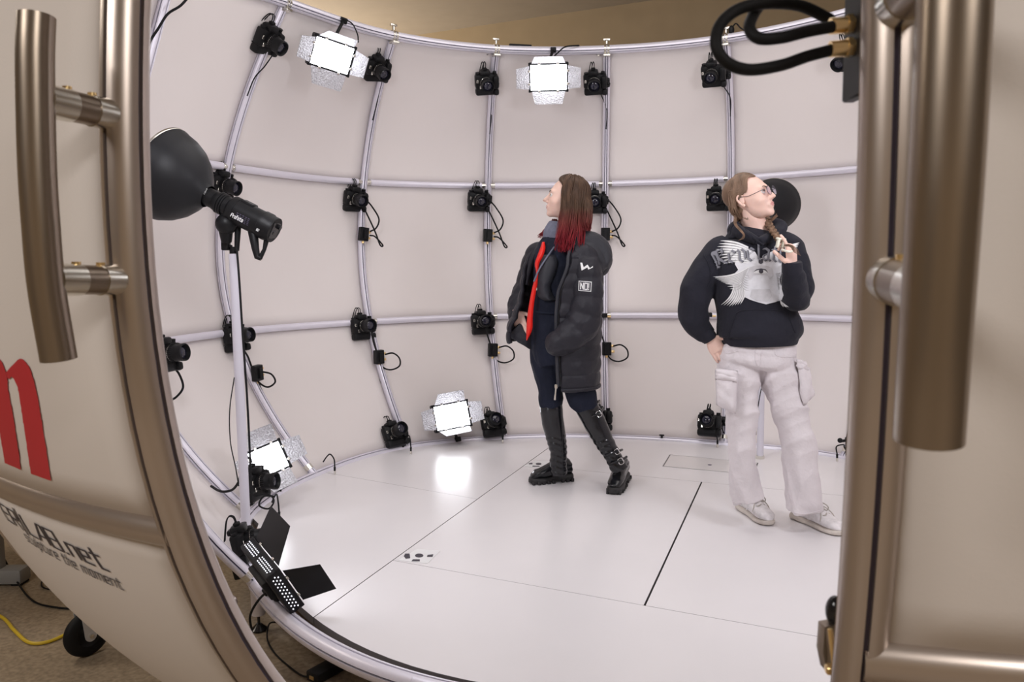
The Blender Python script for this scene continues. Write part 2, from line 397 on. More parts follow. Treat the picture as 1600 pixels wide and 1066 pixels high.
# target markers
def marker(corners, lab, glyphs):
    P = [atz(x, y, 0.0) for x, y in corners]; P = np.array(P); P[:, 2] = .0006
    t = thing('target_marker', lab, 'marker', 'calibration markers on the platform')
    mb = MB(); mb.prism(P, (0, 0, .0008)); mb.build('marker_sheet', 'white', t, smooth=False)
    for gl in glyphs:
        Q = np.array([atz(x, y, 0.0) for x, y in gl]); Q[:, 2] = .0015; mb = MB(); mb.prism(Q, (0, 0, .0008)); mb.build('marker_code', 'ink', t, smooth=False)
def ellp(cx, cy, a, b_, n=20, t0=0, t1=2 * PI): return [(cx + a * math.cos(t), cy + b_ * math.sin(t)) for t in np.linspace(t0, t1, n, endpoint=False)]
marker([(622, 876), (652, 858), (688, 861), (668, 881)], 'white code sheet beside the long diagonal seam, near the camera', [ellp(655, 869, 6.5, 3), [(633, 866), (640, 866), (641, 873), (634, 874), (631, 870)], [(668, 868), (677, 867), (676, 871), (667, 871)], [(645, 875), (656, 875), (656, 878), (643, 878)]])
marker([(818, 729), (836, 720), (862, 722), (850, 733)], 'white code sheet behind the black boot, far along the seam', [ellp(841.5, 725.5, 4.5, 1.7), [(826, 724.5), (832, 723.5), (832, 726), (827, 726.3)], [(832, 728.3), (842, 728.8), (844, 730), (832, 729.8)]])
# ================================================================== DOORS
DR = np.array([1.531, 2.2, 2.226, 2.19]); DZ = np.array([0, .857, 1.844, 2.735]); DC = np.polyfit(DZ, DR, 3)
def dR(z):
    z = np.asarray(z, float); r = np.polyval(DC, z); t = np.clip((z - 1.75) / .95, 0, 1); return r - .26 * t * t
DTR = 0.031
DO = {'l': (np.array([.006, -.793]), math.radians(-161.8), 1), 'r': (np.array([.557, -1.005]), math.radians(-172.2), -1)}
def dP(c, az, z, off=0.0):
    r = dR(z) + off + 0 * az; z = z + 0 * r; return np.stack([c[0] + r * np.sin(az), c[1] + r * np.cos(az), z + 0 * r], -1)
def door(key, label, tr):
    c, az0, sg = DO[key]; D = thing('booth_door', label, 'door', None)
    azs = [az0, az0 + sg * math.radians(27), az0 + sg * math.radians(54)]
    z = np.linspace(0.02, 2.70, 48)
    for j, a in enumerate(azs):
        P = dP(c, a, z); ref = np.tile([math.sin(a), math.cos(a), 0], (len(z), 1))
        mb = MB(); slotted(mb, P, ref, tr if j == 0 else .026, (0, PI / 2, PI, -PI / 2), 0.11 if j == 0 else .075); mb.build('frame_tube', ['alu_door', 'slot'], D, angle=50)
    for k in range(2):
        for lv, rr in ((0.0, .028), (.857, .026), (1.844, .026), (2.72, .028)):
            a = np.linspace(azs[k], azs[k + 1], 18); mb = MB(); mb.tube(dP(c, a, lv, .006 if .5 < lv < 2 else 0), rr, 18); mb.build('cross_tube', 'alu_door', D)
        for q in range(3):
            zz = DZ[q] + (DZ[q + 1] - DZ[q]) * np.linspace(.01, .99, 16); u = np.linspace(0, 1, 14); G = []
            gg = math.radians(.75 if key == 'l' else .45) if k == 0 else math.radians(.3)
            for zv in zz:
                a = azs[k] + sg * gg + (azs[k + 1] - azs[k] - sg * gg) * u; dz = (zv - DZ[q]) / (DZ[q + 1] - DZ[q])
                G.append(dP(c, a, zv, .010 + .012 * (np.sin(PI * u) * math.sin(PI * dz)) ** .5))
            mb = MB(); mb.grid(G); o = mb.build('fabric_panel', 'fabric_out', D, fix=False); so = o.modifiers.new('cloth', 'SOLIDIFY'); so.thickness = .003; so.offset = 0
    return D
DL = door('l', 'left white booth door swung open, with red letter and dark lettering', .033)
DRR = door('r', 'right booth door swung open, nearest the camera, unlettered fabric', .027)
def handle(key, D, off, r, pts, sz, so):
    # pts: (px,py) of the bar axis; the bar runs parallel to the door edge, off metres outward
    c, az0, sg = DO[key]; rad = np.array([math.sin(az0), math.cos(az0), 0]); o = None
    path = []
    for px, py, z in pts:
        e = dP(c, az0, z) + rad * off; q = ray(px, py); d = (e - CAM) @ CW / (q @ CW); path.append(CAM + q * d)
    path = cr_spline(path, 8); mb = MB(); P0, P1 = path[0].copy(), path[-1].copy()
    rr = np.full(len(path), r); path = np.concatenate([[P0 + (P0 - path[1]) * .05], path, [P1 + (P1 - path[-2]) * .05]]); rr = np.r_[[r * .9], rr, [r * .9]]; path = path.reshape(-1, 3)
    mb.tube(path, rr, 28); H = mb.build('door_handle', 'handle', D, angle=60)
    for z in sz:
        e = dP(c, az0, z); i = np.argmin(abs(path[:, 2] - z)); h_ = path[i]; d = h_ - e; L = np.linalg.norm(d); d = d / L
        mb = MB(); mb.tube([e + d * .028, e + d * (L - .015)], so, 24, mi=0); mb.tube([e + d * .026, e + d * .055], so * 1.06, 24, mi=1); mb.tube([e + d * (L - .05), e + d * (L - .012)], so * 1.06, 24, mi=1)
        for t in (.38, .66):
            q = e + d * L * t + np.array([0, 0, so]); mb.cyl(q - [0, 0, .003], q + [0, 0, .004], .006, n=12, mi=2)
        mb.build('handle_standoff', ['handle', 'steel', 'brass'], H)
    return H
handle('l', DL, .14, .0225, [(57, 25, 1.61), (55, 100, 1.55), (58, 250, 1.415), (64, 350, 1.33), (73, 450, 1.24), (92, 562, 1.137)], (1.487, 1.255), .0205)
handle('r', DRR, .17, .025, [(1494, -190, 1.61), (1493, -40, 1.52), (1482, 200, 1.39), (1473, 350, 1.31), (1459, 560, 1.19), (1451, 688, 1.12)], (1.50, 1.257), .0205)
# handle sticker
hp0 = None
# ------------------------------------------------------------------ lettering on the left door
def door_uv(px, py):
    c, az0, sg = DO['l']; q = ray(px, py); t = .6; last = None
    # march to the sphere-like surface
    ts = np.linspace(.8, 3.6, 1400); P = CAM + ts[:, None] * q; rr = np.hypot(P[:, 0] - c[0], P[:, 1] - c[1]) - (dR(P[:, 2]) + .02)
    i = np.argmax(rr < 0); P = P[i]; return np.array([math.atan2(P[0] - c[0], P[1] - c[1]), P[2]])
def fab_off(a, z):
    az0 = DO['l'][1]; k = 0 if a < az0 + math.radians(27) else 1; gg = math.radians(.75) if k == 0 else math.radians(.3); u = (a - (az0 + math.radians(27) * k + gg)) / (math.radians(27) - gg)
    q = 0 if z < DZ[1] else 1; dz = (z - DZ[q]) / (DZ[q + 1] - DZ[q]); return .010 + .012 * (max(0, math.sin(PI * min(max(u, 0), 1))) * max(0, math.sin(PI * dz))) ** .5
def door_pt(a, z, off=.0): return dP(DO['l'][0], a, z, fab_off(a, z) + .0028)
def decal(polys, name, m, quad, W, H, thick=.0008, sub=.25, parent=DL, off=.026):
    # polys in a W x H page mapped bilinearly to (azimuth, z) corners quad = TL, TR, BR, BL given as pixels of the photograph's lettering
    C = [door_uv(*p) for p in quad]
    mb = MB()
    for poly in polys:
        bm = bmesh.new(); vs = [bm.verts.new((x, y, 0)) for x, y in poly]; f = bm.faces.new(vs)
        for k in range(5):
            ln = [e for e in bm.edges if e.calc_length() > sub]
            if not ln: break
            bmesh.ops.subdivide_edges(bm, edges=ln, cuts=1)
        bmesh.ops.triangulate(bm, faces=bm.faces[:]); bm.verts.index_update(); V = []
        for v in bm.verts:
            u, w = v.co.x / W, 1 - v.co.y / H
            q = C[0] * (1 - u) * (1 - w) + C[1] * u * (1 - w) + C[2] * u * w + C[3] * (1 - u) * w
            V.append(door_pt(q[0], q[1], off))
        mb.add(V, [[v.index for v in f.verts] for f in bm.faces]); bm.free()
    return mb.build(name, m, parent, smooth=False, fix=False)
def stroke(pts, w):
    # constant-width mitred stroke polygons (one quad per segment, overlapping)
    out = []
    for p, q in zip(pts[:-1], pts[1:]):
        p, q = np.array(p, float), np.array(q, float); t = (q - p) / (np.linalg.norm(q - p) + 1e-9); n = np.array([-t[1], t[0]]) * w / 2; e = t * w * .35
        out.append([tuple(p - e + n), tuple(p - e - n), tuple(q + e - n), tuple(q + e + n)])
    return out
# the big red m: right two stems of the letter, traced in door coordinates
def curve(pts, n=6): return [tuple(p) for p in cr_spline(pts, n)]
def ribbon(L, Rr, n=6):
    L, Rr = cr_spline(np.array(L, float), n), cr_spline(np.array(Rr, float), n)
    return [[tuple(L[i]), tuple(L[i + 1]), tuple(Rr[i + 1]), tuple(Rr[i])] for i in range(len(L) - 1)]
mpoly = ribbon([(46, 741), (43, 712), (38, 670), (33, 632), (29, 606), (24, 594), (20, 589), (15, 592), (11, 582)], [(77, 752), (73, 715), (66, 665), (60, 625), (55, 600), (49, 580), (43, 568), (32, 561), (11, 582)])
mpoly += ribbon([(6, 724), (3, 700), (-3, 655), (-8, 610)], [(31, 735), (28, 704), (22, 655), (14, 606)]) + ribbon([(-8, 610), (-6, 580), (-6, 552)], [(14, 606), (13, 590), (6, 566)])
def decal_px(polys, name, m, sub=6, off=.026):
    mb = MB()
    for poly in polys:
        bm = bmesh.new(); vs = [bm.verts.new((x, y, 0)) for x, y in poly]; bm.faces.new(vs)
        bmesh.ops.triangulate(bm, faces=bm.faces[:])
        for k in range(3):
            ln = [e for e in bm.edges if e.calc_length() > sub]
            if ln: bmesh.ops.subdivide_edges(bm, edges=ln, cuts=1); bmesh.ops.triangulate(bm, faces=bm.faces[:])
        bm.verts.index_update(); V = [door_pt(*door_uv(v.co.x, v.co.y), off) for v in bm.verts]
        mb.add(V, [[v.index for v in f.verts] for f in bm.faces]); bm.free()
    return mb.build(name, m, DL, smooth=False, fix=False)
decal_px(mpoly, 'red_letter', 'red')
G = {'E': ([[(3, 6), (0, 6), (0, 0), (3, 0)], [(0, 3), (2.6, 3)]], 3.6), 'R': ([[(0, 0), (0, 6), (3, 6), (3, 3), (0, 3)], [(1.2, 3), (3.2, 0)]], 3.9), '|': ([[(0, -1), (0, 7.6)]], 1.2),
     'L': ([[(0, 6.2), (0, 0), (3, 0)]], 3.6), 'A': ([[(0, 0), (2.2, 6), (3.4, 6), (3.4, 0)], [(.8, 2), (3.4, 2)]], 4.1), 'B': ([[(0, 0), (0, 6), (3.2, 6), (3.2, 0), (0, 0)], [(0, 3), (3.2, 3)]], 4.0),
     '.': ([[(0, .1), (.5, .1)]], 1.3), 'n': ([[(0, 0), (0, 4), (2.4, 4), (2.4, 0)]], 3.2), 'e': ([[(2.4, 0), (0, 0), (0, 4), (2.4, 4), (2.4, 2), (0, 2)]], 3.2), 't': ([[(.8, 5.6), (.8, 0), (2.6, 0)], [(0, 4), (2.4, 4)]], 3.2),
     's': ([[(0, 0), (2, 0), (2, 2), (0, 2), (0, 4), (2, 4)]], 2.9), 'c': ([[(2, 0), (0, 0), (0, 4), (2, 4)]], 2.9), 'u': ([[(0, 4), (0, 0), (2, 0), (2, 4)]], 3), 'l': ([[(0, 6), (0, 0)]], 1.1), 'p': ([[(0, -2), (0, 4), (2, 4), (2, 0), (0, 0)]], 3),
     'r': ([[(0, 0), (0, 4), (1.6, 4)]], 2.4), 'h': ([[(0, 6), (0, 0)], [(0, 4), (2, 4), (2, 0)]], 3), 'm': ([[(0, 0), (0, 4), (4, 4), (4, 0)], [(2, 4), (2, 0)]], 5.1), 'o': ([[(0, 0), (0, 4), (2, 4), (2, 0), (0, 0)]], 3), ' ': ([], 2.2)}
def text_polys(s, w):
    out = []; x = 0
    for ch in s:
        st, adv = G[ch]
        for l in st: out += stroke([(x + a + w / 2, b_) for a, b_ in l], w)
        x += adv + w * .55
    return out, x
tp, W = text_polys('ER|LAB.net', .62)
decal([[(x, y + .6) for x, y in p] for p in tp], 'dark_lettering', 'ink', ((-8, 782), (147, 857), (176, 898), (12, 814)), W, 7.2, sub=1.2)
tp, W = text_polys('sculpture the moment', .62)
decal([[(x, y + 2) for x, y in p] for p in tp], 'dark_lettering', 'ink', ((34, 829), (186, 906), (198, 929), (46, 850)), W, 8, sub=1.5)
# ------------------------------------------------------------------ DSLR cameras
CAMG = 'cameras mounted on the booth ribs'
def cam_parts(root):
    mb = MB()
    mb.box((0, 0, 0), (.128, .045, .078), .012); mb.box((-.050, .022, -.004), (.034, .040, .074), .013)      # body, hand grip
    mb.box((.008, .006, .046), (.056, .056, .030), .010); mb.box((.008, -.028, .040), (.030, .014, .020), .004)  # prism hump, eyepiece
    mb.cyl((-.045, .012, .038), (-.045, .014, .050), .011, n=14); mb.cyl((.046, -.002, .038), (.046, -.002, .047), .013, n=16)
    mb.build('camera_body', 'black', root)
    mb = MB(); mb.box((0, -.002, -.058), (.124, .046, .040), .012); mb.box((-.052, .018, -.060), (.030, .034, .036), .011); mb.box((0, -.002, -.0385), (.118, .042, .004), 0)
    mb.build('battery_grip', 'black', root)
    mb = MB(); mb.lathe([(.031, .015), (.033, .026), (.033, .040), (.0335, .041), (.0335, .060), (.032, .062), (.032, .082), (.0345, .084), (.0345, .101), (.031, .103), (.028, .098), (.026, .088)], o=(.006, 0, -.004), n=30, cap=False)
    for k in range(26):
        a = k * 2 * PI / 26; mb.box((.006 + .0338 * math.cos(a), .051, -.004 + .0338 * math.sin(a)), (.0035, .017, .0035), 0)
    L = mb.build('lens_barrel', 'black', root)
    mb = MB(); mb.lathe([(.001, .094), (.012, .0935), (.022, .091), (.0265, .086)], o=(.006, 0, -.004), n=26, cap=False); mb.build('front_glass', 'glass', L)
    mb = MB(); mb.lathe([(.0338, .0418), (.0346, .0422), (.0346, .0436), (.0338, .044)], o=(.006, 0, -.004), n=30, cap=False); mb.build('lens_ring', 'steel', L)
    mb = MB(); mb.box((.008, .004, .066), (.024, .022, .012), .003)
    for s in (-.005, .007):
        mb.tube(cr_spline([(.008 + s, .004, .070), (.006 + s, .0, .092), (.010 + s, -.012, .100), (.014 + s, -.024, .088), (.020 + s, -.034, .060), (.03 + s, -.045, .02)], 5), .0024, 6)
    mb.build('sync_cable', 'rubber', root)
    mb = MB(); mb.box((.052, .024, .004), (.012, .003, .016), .001); mb.box((.036, .0235, -.028), (.010, .003, .018), .001); mb.build('silver_badge', 'steel', root)
def cam_mount(root, v):
    # v: vector in camera frame from body to the rib
    v = np.asarray(v, float); mb = MB(); L = np.linalg.norm(v); d = v / L
    p = np.array([0, -.02, -.0]) + d * .02
    mb.tube([p, v * .55], .009, 12); mb.ell(v * .5, (.017, .017, .017), n=14, m=10); mb.tube([v * .5, v * .92], .012, 14); mb.box(v * .93, (.045, .035, .05), .007)
    mb.tube([v * .7, v * .7 + nrm(np.cross(d, (0, 0, 1))) * .045], .007, 10); mb.ell(v * .7 + nrm(np.cross(d, (0, 0, 1))) * .05, (.012, .012, .012), n=12, m=8)
    return mb.build('mount_arm', 'black', root)
PROTO = None; CS = 1.28
def rib_info(i, py):
    # point on rib i whose picture row is py
    z = np.linspace(.02, 2.72, 400); P = bP(rib_az(i, z), z); x, y, d = proj(P); k = np.argmin(abs(y - py)); return P[k], d[k], x[k]
def add_cam(px, py, i, label, inn=.13, aim=(0, 0, 1.15), roll=0, row=None, lensshift=.06):
    global PROTO
    Pr, d, x = rib_info(i, row if row is not None else py)
    h = nrm([-Pr[0], -Pr[1], 0]); ref = Pr + h * inn; dd = (ref - CAM) @ CW
    c = at(px, py, dd)                       # lens centre on the sight line at the camera's true distance
    f = nrm(np.array(aim) - c); R = basis(f); 
    if roll: R = R @ rotm('Y', roll)
    c = c - f * lensshift
    if PROTO is None:
        PROTO = thing('stills_camera', label, 'camera', CAMG); cam_parts(PROTO); r = PROTO; r.matrix_world = m4(R * CS, c)
    else: r = copy_thing(PROTO, label, m4(R * CS, c), skip=('mount_arm',))
    n = Pr + h * TR; v = R.T @ (n - c) / CS
    if np.linalg.norm(v) > .04: cam_mount(r, v)
    return c, R, Pr
CAMS = {}
def nm(i): return {2: 'first rib right of the left door', 3: 'rib directly behind the tall light stand', 4: 'second rib right of the light stand', 5: 'third rib right of the light stand', 6: 'rib behind the woman in the black coat', 7: 'rib behind the woman in glasses', 8: 'rib beside the right door'}[i]
rows = {'t': 'below top ring', '1': 'level with the heads', '2': 'at waist height', 'b': 'just above the platform'}
for key, px, py, i, rw, rl, sh in (('t3', 430, 66, 3, 't', .15, .05), ('t4', 596, 110, 4, 't', .12, .05), ('t5', 762, 130, 5, 't', .1, .05), ('t6', 930, 130, 6, 't', .05, .05), ('t7', 1113, 117, 7, 't', 0, .05), ('t8', 1318, 92, 8, 't', 0, .05),
        ('13', 358, 290, 3, '1', 0, .05), ('14', 561, 311, 4, '1', 0, .05), ('15', 751, 312, 5, '1', 0, .05), ('16', 931, 314, 6, '1', 0, .05), ('17', 1120, 309, 7, '1', 0, .05),
        ('23', 379, 523, 3, '2', 0, .05), ('24', 573, 508, 4, '2', 0, .05), ('25', 757, 501, 5, '2', 0, .05),
        ('b3', 500, 695, 4, 'b', 0, .05), ('b4', 622, 672, 4, 'b', 0, .05), ('b5', 773, 657, 5, 'b', 0, .05), ('b6', 938, 650, 6, 'b', 0, .05), ('b7', 1107, 657, 7, 'b', 0, .05)):
    lab = 'black camera, %s, %s' % (nm(i), rows[rw])
    if key == 'b3': lab = 'black camera low on the left, on the base ring right of the lit corner lamp'
    aim = (0, 0, 1.15)
    if key == 'b3': aim = (1.2, .1, .35)
    if rw in '12' and i >= 6: aim = (0.0, -1.2, 1.2)
    if key in ('b7', 'b6', 't7', 't6', 't5'): aim = (0, -.8, 1.1)
    CAMS[key] = add_cam(px, py, i, lab, roll=rl, aim=aim)
CAMS['n2'] = add_cam(272, 550, 2, 'black camera half hidden by the left door edge at waist height', aim=(.6, -.6, 1.1))
c = at(410, 752, 3.75)
r = copy_thing(PROTO, 'black camera in the lower left, right of the stand pole and below the corner lamp', m4(basis(nrm([1, -.05, .10])) * 1.15, c - np.array([.04, 0, 0])), skip=('mount_arm',)); cam_mount(r, (-.07, -.08, -.10))
c = at(376, 845, 3.35)
r = copy_thing(PROTO, 'largest black camera at the foot of the stand pole, behind the unlit barn doors', m4(basis(nrm([1, .25, .22])) * 1.15, c), skip=('mount_arm',)); cam_mount(r, (-.04, -.05, -.13))
# ------------------------------------------------------------------ junction boxes and cables
def cable(pts, r=.0032, label='thin black cable', group='cables of the camera rig', m='rubber', name='cable', cat='cable', n=8):
    mb = MB(); mb.tube(cr_spline(pts, n), r, 8); o = mb.build(name, m); tag(o, label, cat, group); return o
BX = None
def jbox(px, py, i, label, loops, up):
    global BX
    Pr, d, x = rib_info(i, py); h = nrm([-Pr[0], -Pr[1], 0]); ref = Pr + h * .045; dd = (ref - CAM) @ CW; c = at(px, py, dd)
    q = bP(rib_az(i, Pr[2] + .05), Pr[2] + .05) - bP(rib_az(i, Pr[2] - .05), Pr[2] - .05); R = basis(h, q)
    if BX is None:
        BX = thing('junction_box', label, 'junction box', 'junction boxes on the ribs')
        mb = MB(); mb.box((0, 0, 0), (.052, .032, .074), .003); mb.box((.0, -.02, 0), (.02, .012, .05), .001); mb.build('box_case', 'black', BX)
        for s in (-.017, .015):
            mb = MB(); mb.cyl((.026, .004, s), (.044, .004, s), .007, n=14); mb.cyl((.030, .004, s), (.034, .004, s), .0088, n=6); mb.build('socket', 'brass', BX)
        mb = MB(); mb.cyl((0, 0, -.037), (0, 0, -.050), .007, n=14); mb.build('socket', 'brass', BX)
        r = BX; r.matrix_world = m4(R * 1.3, c)
    else: r = copy_thing(BX, label, m4(R * 1.3, c))
    if R[:, 0] @ CR < 0:
        R2 = R.copy(); R2[:, 0] *= -1; R2[:, 1] *= -1; r.matrix_world = m4(R2 * 1.3, c)
        R = R2
    short = label.replace('small black junction box', 'box').split(',')[0] if i != 4 and i != 5 else label.replace('small black junction box', 'box'); lab2 = 'cable loop beside the ' + short
    # looped cable: pixel offsets from the box at true depth
    P = [at(px + a, py + b_, dd - .02 - .03 * math.sin(k)) for k, (a, b_) in enumerate(loops)]
    cable(P, .0056, lab2, group='cable loops at the junction boxes', name='cable_loop')
    if up:
        P = [at(px + a, py + b_, dd + .01) for a, b_ in up]; cable(P, .0040, 'cable running down from the ' + short, group='cables down the ribs')
    return c
loopA = [(10, -4), (18, -9), (22, -22), (14, -40), (2, -56), (-2, -62)]
loopA2 = [(10, 2), (18, 4), (30, 17), (26, 17), (18, -4), (6, -30), (-4, -50)]
for px, py, i, t in ((568, 366, 4, 'small black junction box on the second rib right of the stand, head height'), (762, 368, 5, 'small black junction box on the third rib, below the head-height camera'), (946, 366, 6, 'small black junction box on the rib right of the red-haired woman\'s head')):
    jbox(px, py, i, t, loopA2, [(0, 14), (0, 30), (-3, 60), (-2, 100)])
    jl = None
loopB = [(10, -4), (22, -6), (32, 2), (32, 14), (18, 20), (4, 14), (-2, -4), (-8, -22), (-12, -40)]
for px, py, i, t, lp in ((592, 558, 4, 'small black junction box on the second rib, below the waist-height camera', loopB), (770, 547, 5, 'small black junction box on the third rib, left of the coat woman\'s hip', loopB),
                     (948, 545, 6, 'small black junction box on the rib right of the black coat', loopB), (402, 583, 3, 'small black junction box on the rib right of the stand pole, below waist height', [(8, -2), (22, 2), (28, 14), (16, 22), (2, 14), (-6, -2), (-14, -24), (-20, -34)])):
    jbox(px, py, i, t, lp, [(0, 14), (2, 34), (10, 70), (18, 100)] if i == 4 else [(0, 14), (2, 50), (6, 90)] if i < 6 and i != 3 else [(0, 14), (-1, 50), (-1, 90)] if i == 6 else [(2, 14), (12, 40), (30, 76), (44, 100)])
# upper loops from cameras to boxes
for k, (px, py, i) in enumerate(((568, 366, 4), (762, 368, 5), (946, 366, 6))):
    Pr, d, x = rib_info(i, py); dd = d - .06
    cable([at(px + a, py + b_, dd) for a, b_ in ((10, -4), (20, -10), (24, -24), (14, -42), (4, -54))], .0056, 'upper cable bow between camera and box on %s' % nm(i), 'cable bows above the boxes', name='cable_loop')
for px, py, i in ((430, 90, 3), (596, 128, 4), (766, 150, 5), (938, 142, 6), (1122, 122, 7)):
    Pr, d, x = rib_info(i, py + 40); dd = d - .05
    xs = [rib_info(i, py + q)[2] for q in (30, 60)]
    cable([at(px - 4, py - 4, dd - .05), at((px + xs[0]) / 2, py + 14, dd - .03), at(xs[0] + 1, py + 32, dd), at(xs[1], py + 60, dd + .01)], .0036, 'black cable leaving the top camera on the %s' % nm(i), 'cables under the top cameras')
# connectors that come down to the platform at each rib
def drop(px, py, tip, i, label):
    dd = atz(tip[0], tip[1], 0.0); d = (dd - CAM) @ CW
    P = [at(px, py, d + .10), at(px + (tip[0] - px) * .3, py - 8, d + .08), at((px + tip[0]) / 2 + 2, py - 12, d + .05), at(tip[0] - 1, tip[1] - 24, d + .01), at(tip[0], tip[1] - 12, d)]
    t = thing('coax_plug', label, 'cable', 'plugs hanging to the platform edge')
    mb = MB(); mb.tube(cr_spline(P, 6), .0042, 8); mb.build('plug_cable', 'rubber', t)
    mb = MB(); a, b_ = np.array(P[-1]), dd + np.array([0, 0, .004]); mb.cyl(a, a + (b_ - a) * .55, .007, .006, n=12); mb.build('plug_sleeve', 'black', t)
    mb = MB(); mb.cyl(a + (b_ - a) * .55, b_, .0075, n=12); mb.build('plug_tip', 'steel', t)
drop(632, 693, (642, 711), 4, 'black plug on the platform rim under the second rib'); drop(790, 675, (785.5, 693), 5, 'black plug on the platform rim under the third rib')
drop(1131, 677, (1121, 700), 7, 'black plug on the platform rim behind the cargo trousers'); drop(1324, 707, (1308, 722), 8, 'black plug on the platform rim beside the right door')
drop(505, 722, (523, 742), 4, 'black plug on the platform rim below the low left camera'); drop(425, 785, (436, 812), 3, 'black plug at the platform rim beside the stand pole')
# small clamps visible without cameras
def clamp(px, py, d, label, s=1.0, knob=(1, 0, .3)):
    c = at(px, py, d); t = thing('rib_clamp', label, 'clamp', 'empty clamps on ribs')
    mb = MB(); mb.box(c, (.04 * s, .04 * s, .032 * s), .005); mb.tube([c, c + np.array([-.055, -.03, 0]) * s], .009 * s, 12); mb.ell(c + np.array([-.06, -.03, 0.004]) * s, (.016 * s,) * 3, n=14, m=10); mb.build('clamp_body', 'black', t)
    mb = MB(); mb.cyl(c + np.array([.02, -.02, -.008]) * s, c + np.array([.045, -.02, -.008]) * s, .008 * s, n=12); mb.build('clamp_screw', 'brass', t)
d = rib_info(6, 493)[1]; clamp(945, 493, d - .05, 'small black clamp on the rib right of the coat, at waist height')
d = rib_info(7, 490)[1]; clamp(1108, 492, d - .06, 'small black clamp in the gap under the hoodie elbow')
d = rib_info(8, 685)[1]; clamp(1326, 688, d - .06, 'small black clamp on the rib beside the right door, low down')
cable([at(1330, 640, d - .05), at(1327, 665, d - .06), at(1322, 690, d - .06), at(1322, 715, d - .05)], .004, 'black cable hanging down the rib beside the right door')
# ------------------------------------------------------------------ LED panels
LG = 'lit LED panels inside the booth'
def led(c, f, up, w, h, label, lv=(1, 1, 1, 1), lit=True, group=LG, leaf=('foil', 'foil', 'foil', 'foil'), ang=(35, 35, 40, 40), ls=.10, holes=False, anchor=None):
    t = thing('led_panel', label, 'lamp', group); R = basis(f, up); t.matrix_world = m4(R, c)
    mb = MB(); mb.box((0, -.028, 0), (w + .03, .045, h + .03), .008); mb.box((0, -.058, 0), (w * .6, .03, h * .5), .006)
    mb.build('lamp_housing', 'blackmatte', t)
    mb = MB()
    for s in (-1, 1):
        mb.box((s * (w / 2 + .007), 0, 0), (.014, .016, h + .03), .002); mb.box((0, 0, s * (h / 2 + .007)), (w + .03, .016, .014), .002)
    mb.build('lamp_bezel', 'blackmatte', t)
    mb = MB(); mb.box((0, -.001, 0), (w, .006, h), 0); mb.build('diffuser', 'led', t, smooth=False)
    for k, (on, a, mm) in enumerate(zip(lv, ang, leaf)):
        if not on: continue
        a = math.radians(a); s = (1, 1, -1, -1)[k]; wide = (w if k < 1 or k == 2 else h); ax = k in (0, 2)   # 0 top 1 right 2 bottom 3 left
        e = (h if ax else w) / 2 + .010
        L = ls; fl = (w if ax else h) * .47; fo = fl * 1.0; 
        P = []
        for uu, vv in ((-fl, 0), (fl, 0), (fo * .82, L), (-fo * .82, L)):
            dd = e + vv * math.cos(a); yy = .012 + vv * math.sin(a)
            P.append((uu, yy, s * dd) if ax else (s * dd, yy, uu))
        P = np.array(P); nn = nrm(np.cross(P[1] - P[0], P[3] - P[0])) * .0015
        mb = MB(); mb.prism(P, nn); o = mb.build('barn_door', mm, t, smooth=False)
        mb = MB()
        for q in (-.55, .55):
            pc = P[0] * (.5 - q / 2) + P[1] * (.5 + q / 2); mb.box(pc, (.014, .010, .014), .002)
        mb.build('hinge_tab', 'steel', o)
    if holes:
        mb = MB()
        for ii in range(36):
            for jj in range(3):
                x = -w / 2 + w * (ii + .5) / 36; 
                if 16 <= ii <= 18: continue
                if (ii + jj) % 2 == 0: mb.box((x, -.012 - jj * .010, h / 2 + .0152), (.0042, .0036, .0012), 0)
        mb.build('vent_holes', 'ledhole', t)['kind'] = 'stuff'
        mb = MB()
        for ii in range(20):
            for jj in range(3):
                x = -h / 2 + h * (ii + .5) / 20
                if (ii + jj) % 2 == 0: mb.box((w / 2 + .0152, -.012 - jj * .010, x), (.0012, .0036, .0042), 0)
        mb.build('vent_holes', 'ledhole', t)['kind'] = 'stuff'
    if anchor is not None:
        v = R.T @ (np.asarray(anchor) - np.asarray(c)); s0 = np.array([0, -.05, np.sign(v[2]) * (h / 2 + .01)])
        mb = MB(); mb.tube([np.array([0, -.05, 0]), s0], .008, 10); mb.ell(s0, (.017,) * 3, n=14, m=10); mb.tube([s0, v], .010, 12); mb.box(v, (.04, .04, .035), .005); mb.build('lamp_bracket', 'black', t)
    return R
def facing(px, py, d, target): return nrm(np.array(target) - at(px, py, d))
Pr, d, _ = rib_info(3, 60); an = bP(math.radians(-62.5), ZL[3], -.03); c = at(519, 87, proj(an)[2] - .12)
led(c, nrm([.55, -.72, -.38]), nrm([.24, .0, 1]), .235, .155, 'lit lamp panel hanging from the top ring, left one, tilted', anchor=an, ang=(62, 25, 20, 55))
cable([at(525, 27, proj(an)[2] + .0), at(548, 35, proj(an)[2] - .05), at(558, 52, proj(an)[2] - .05), at(560, 66, proj(an)[2] - .08)], .004, 'black cable from the top ring to the left hanging lamp')
an = bP(math.radians(-14), ZL[3], -.03); c = at(857, 121, proj(an)[2] - .10)
led(c, nrm([.08, -.93, -.30]), (0.0, 0, 1), .245, .165, 'lit lamp panel hanging from the top ring, middle one, level', anchor=an, ang=(60, 30, 40, 30))
cable([at(905, 71, proj(an)[2]), at(884, 73, proj(an)[2] - .04), at(872, 82, proj(an)[2] - .05), at(862, 92, proj(an)[2] - .06), at(856, 97, proj(an)[2] - .08)], .005, 'black cable from the top ring to the middle hanging lamp')
an = bP(math.radians(-37), 0.0, -.02) + np.array([0, 0, .02]); c = at(706, 650, proj(an)[2] - .06)
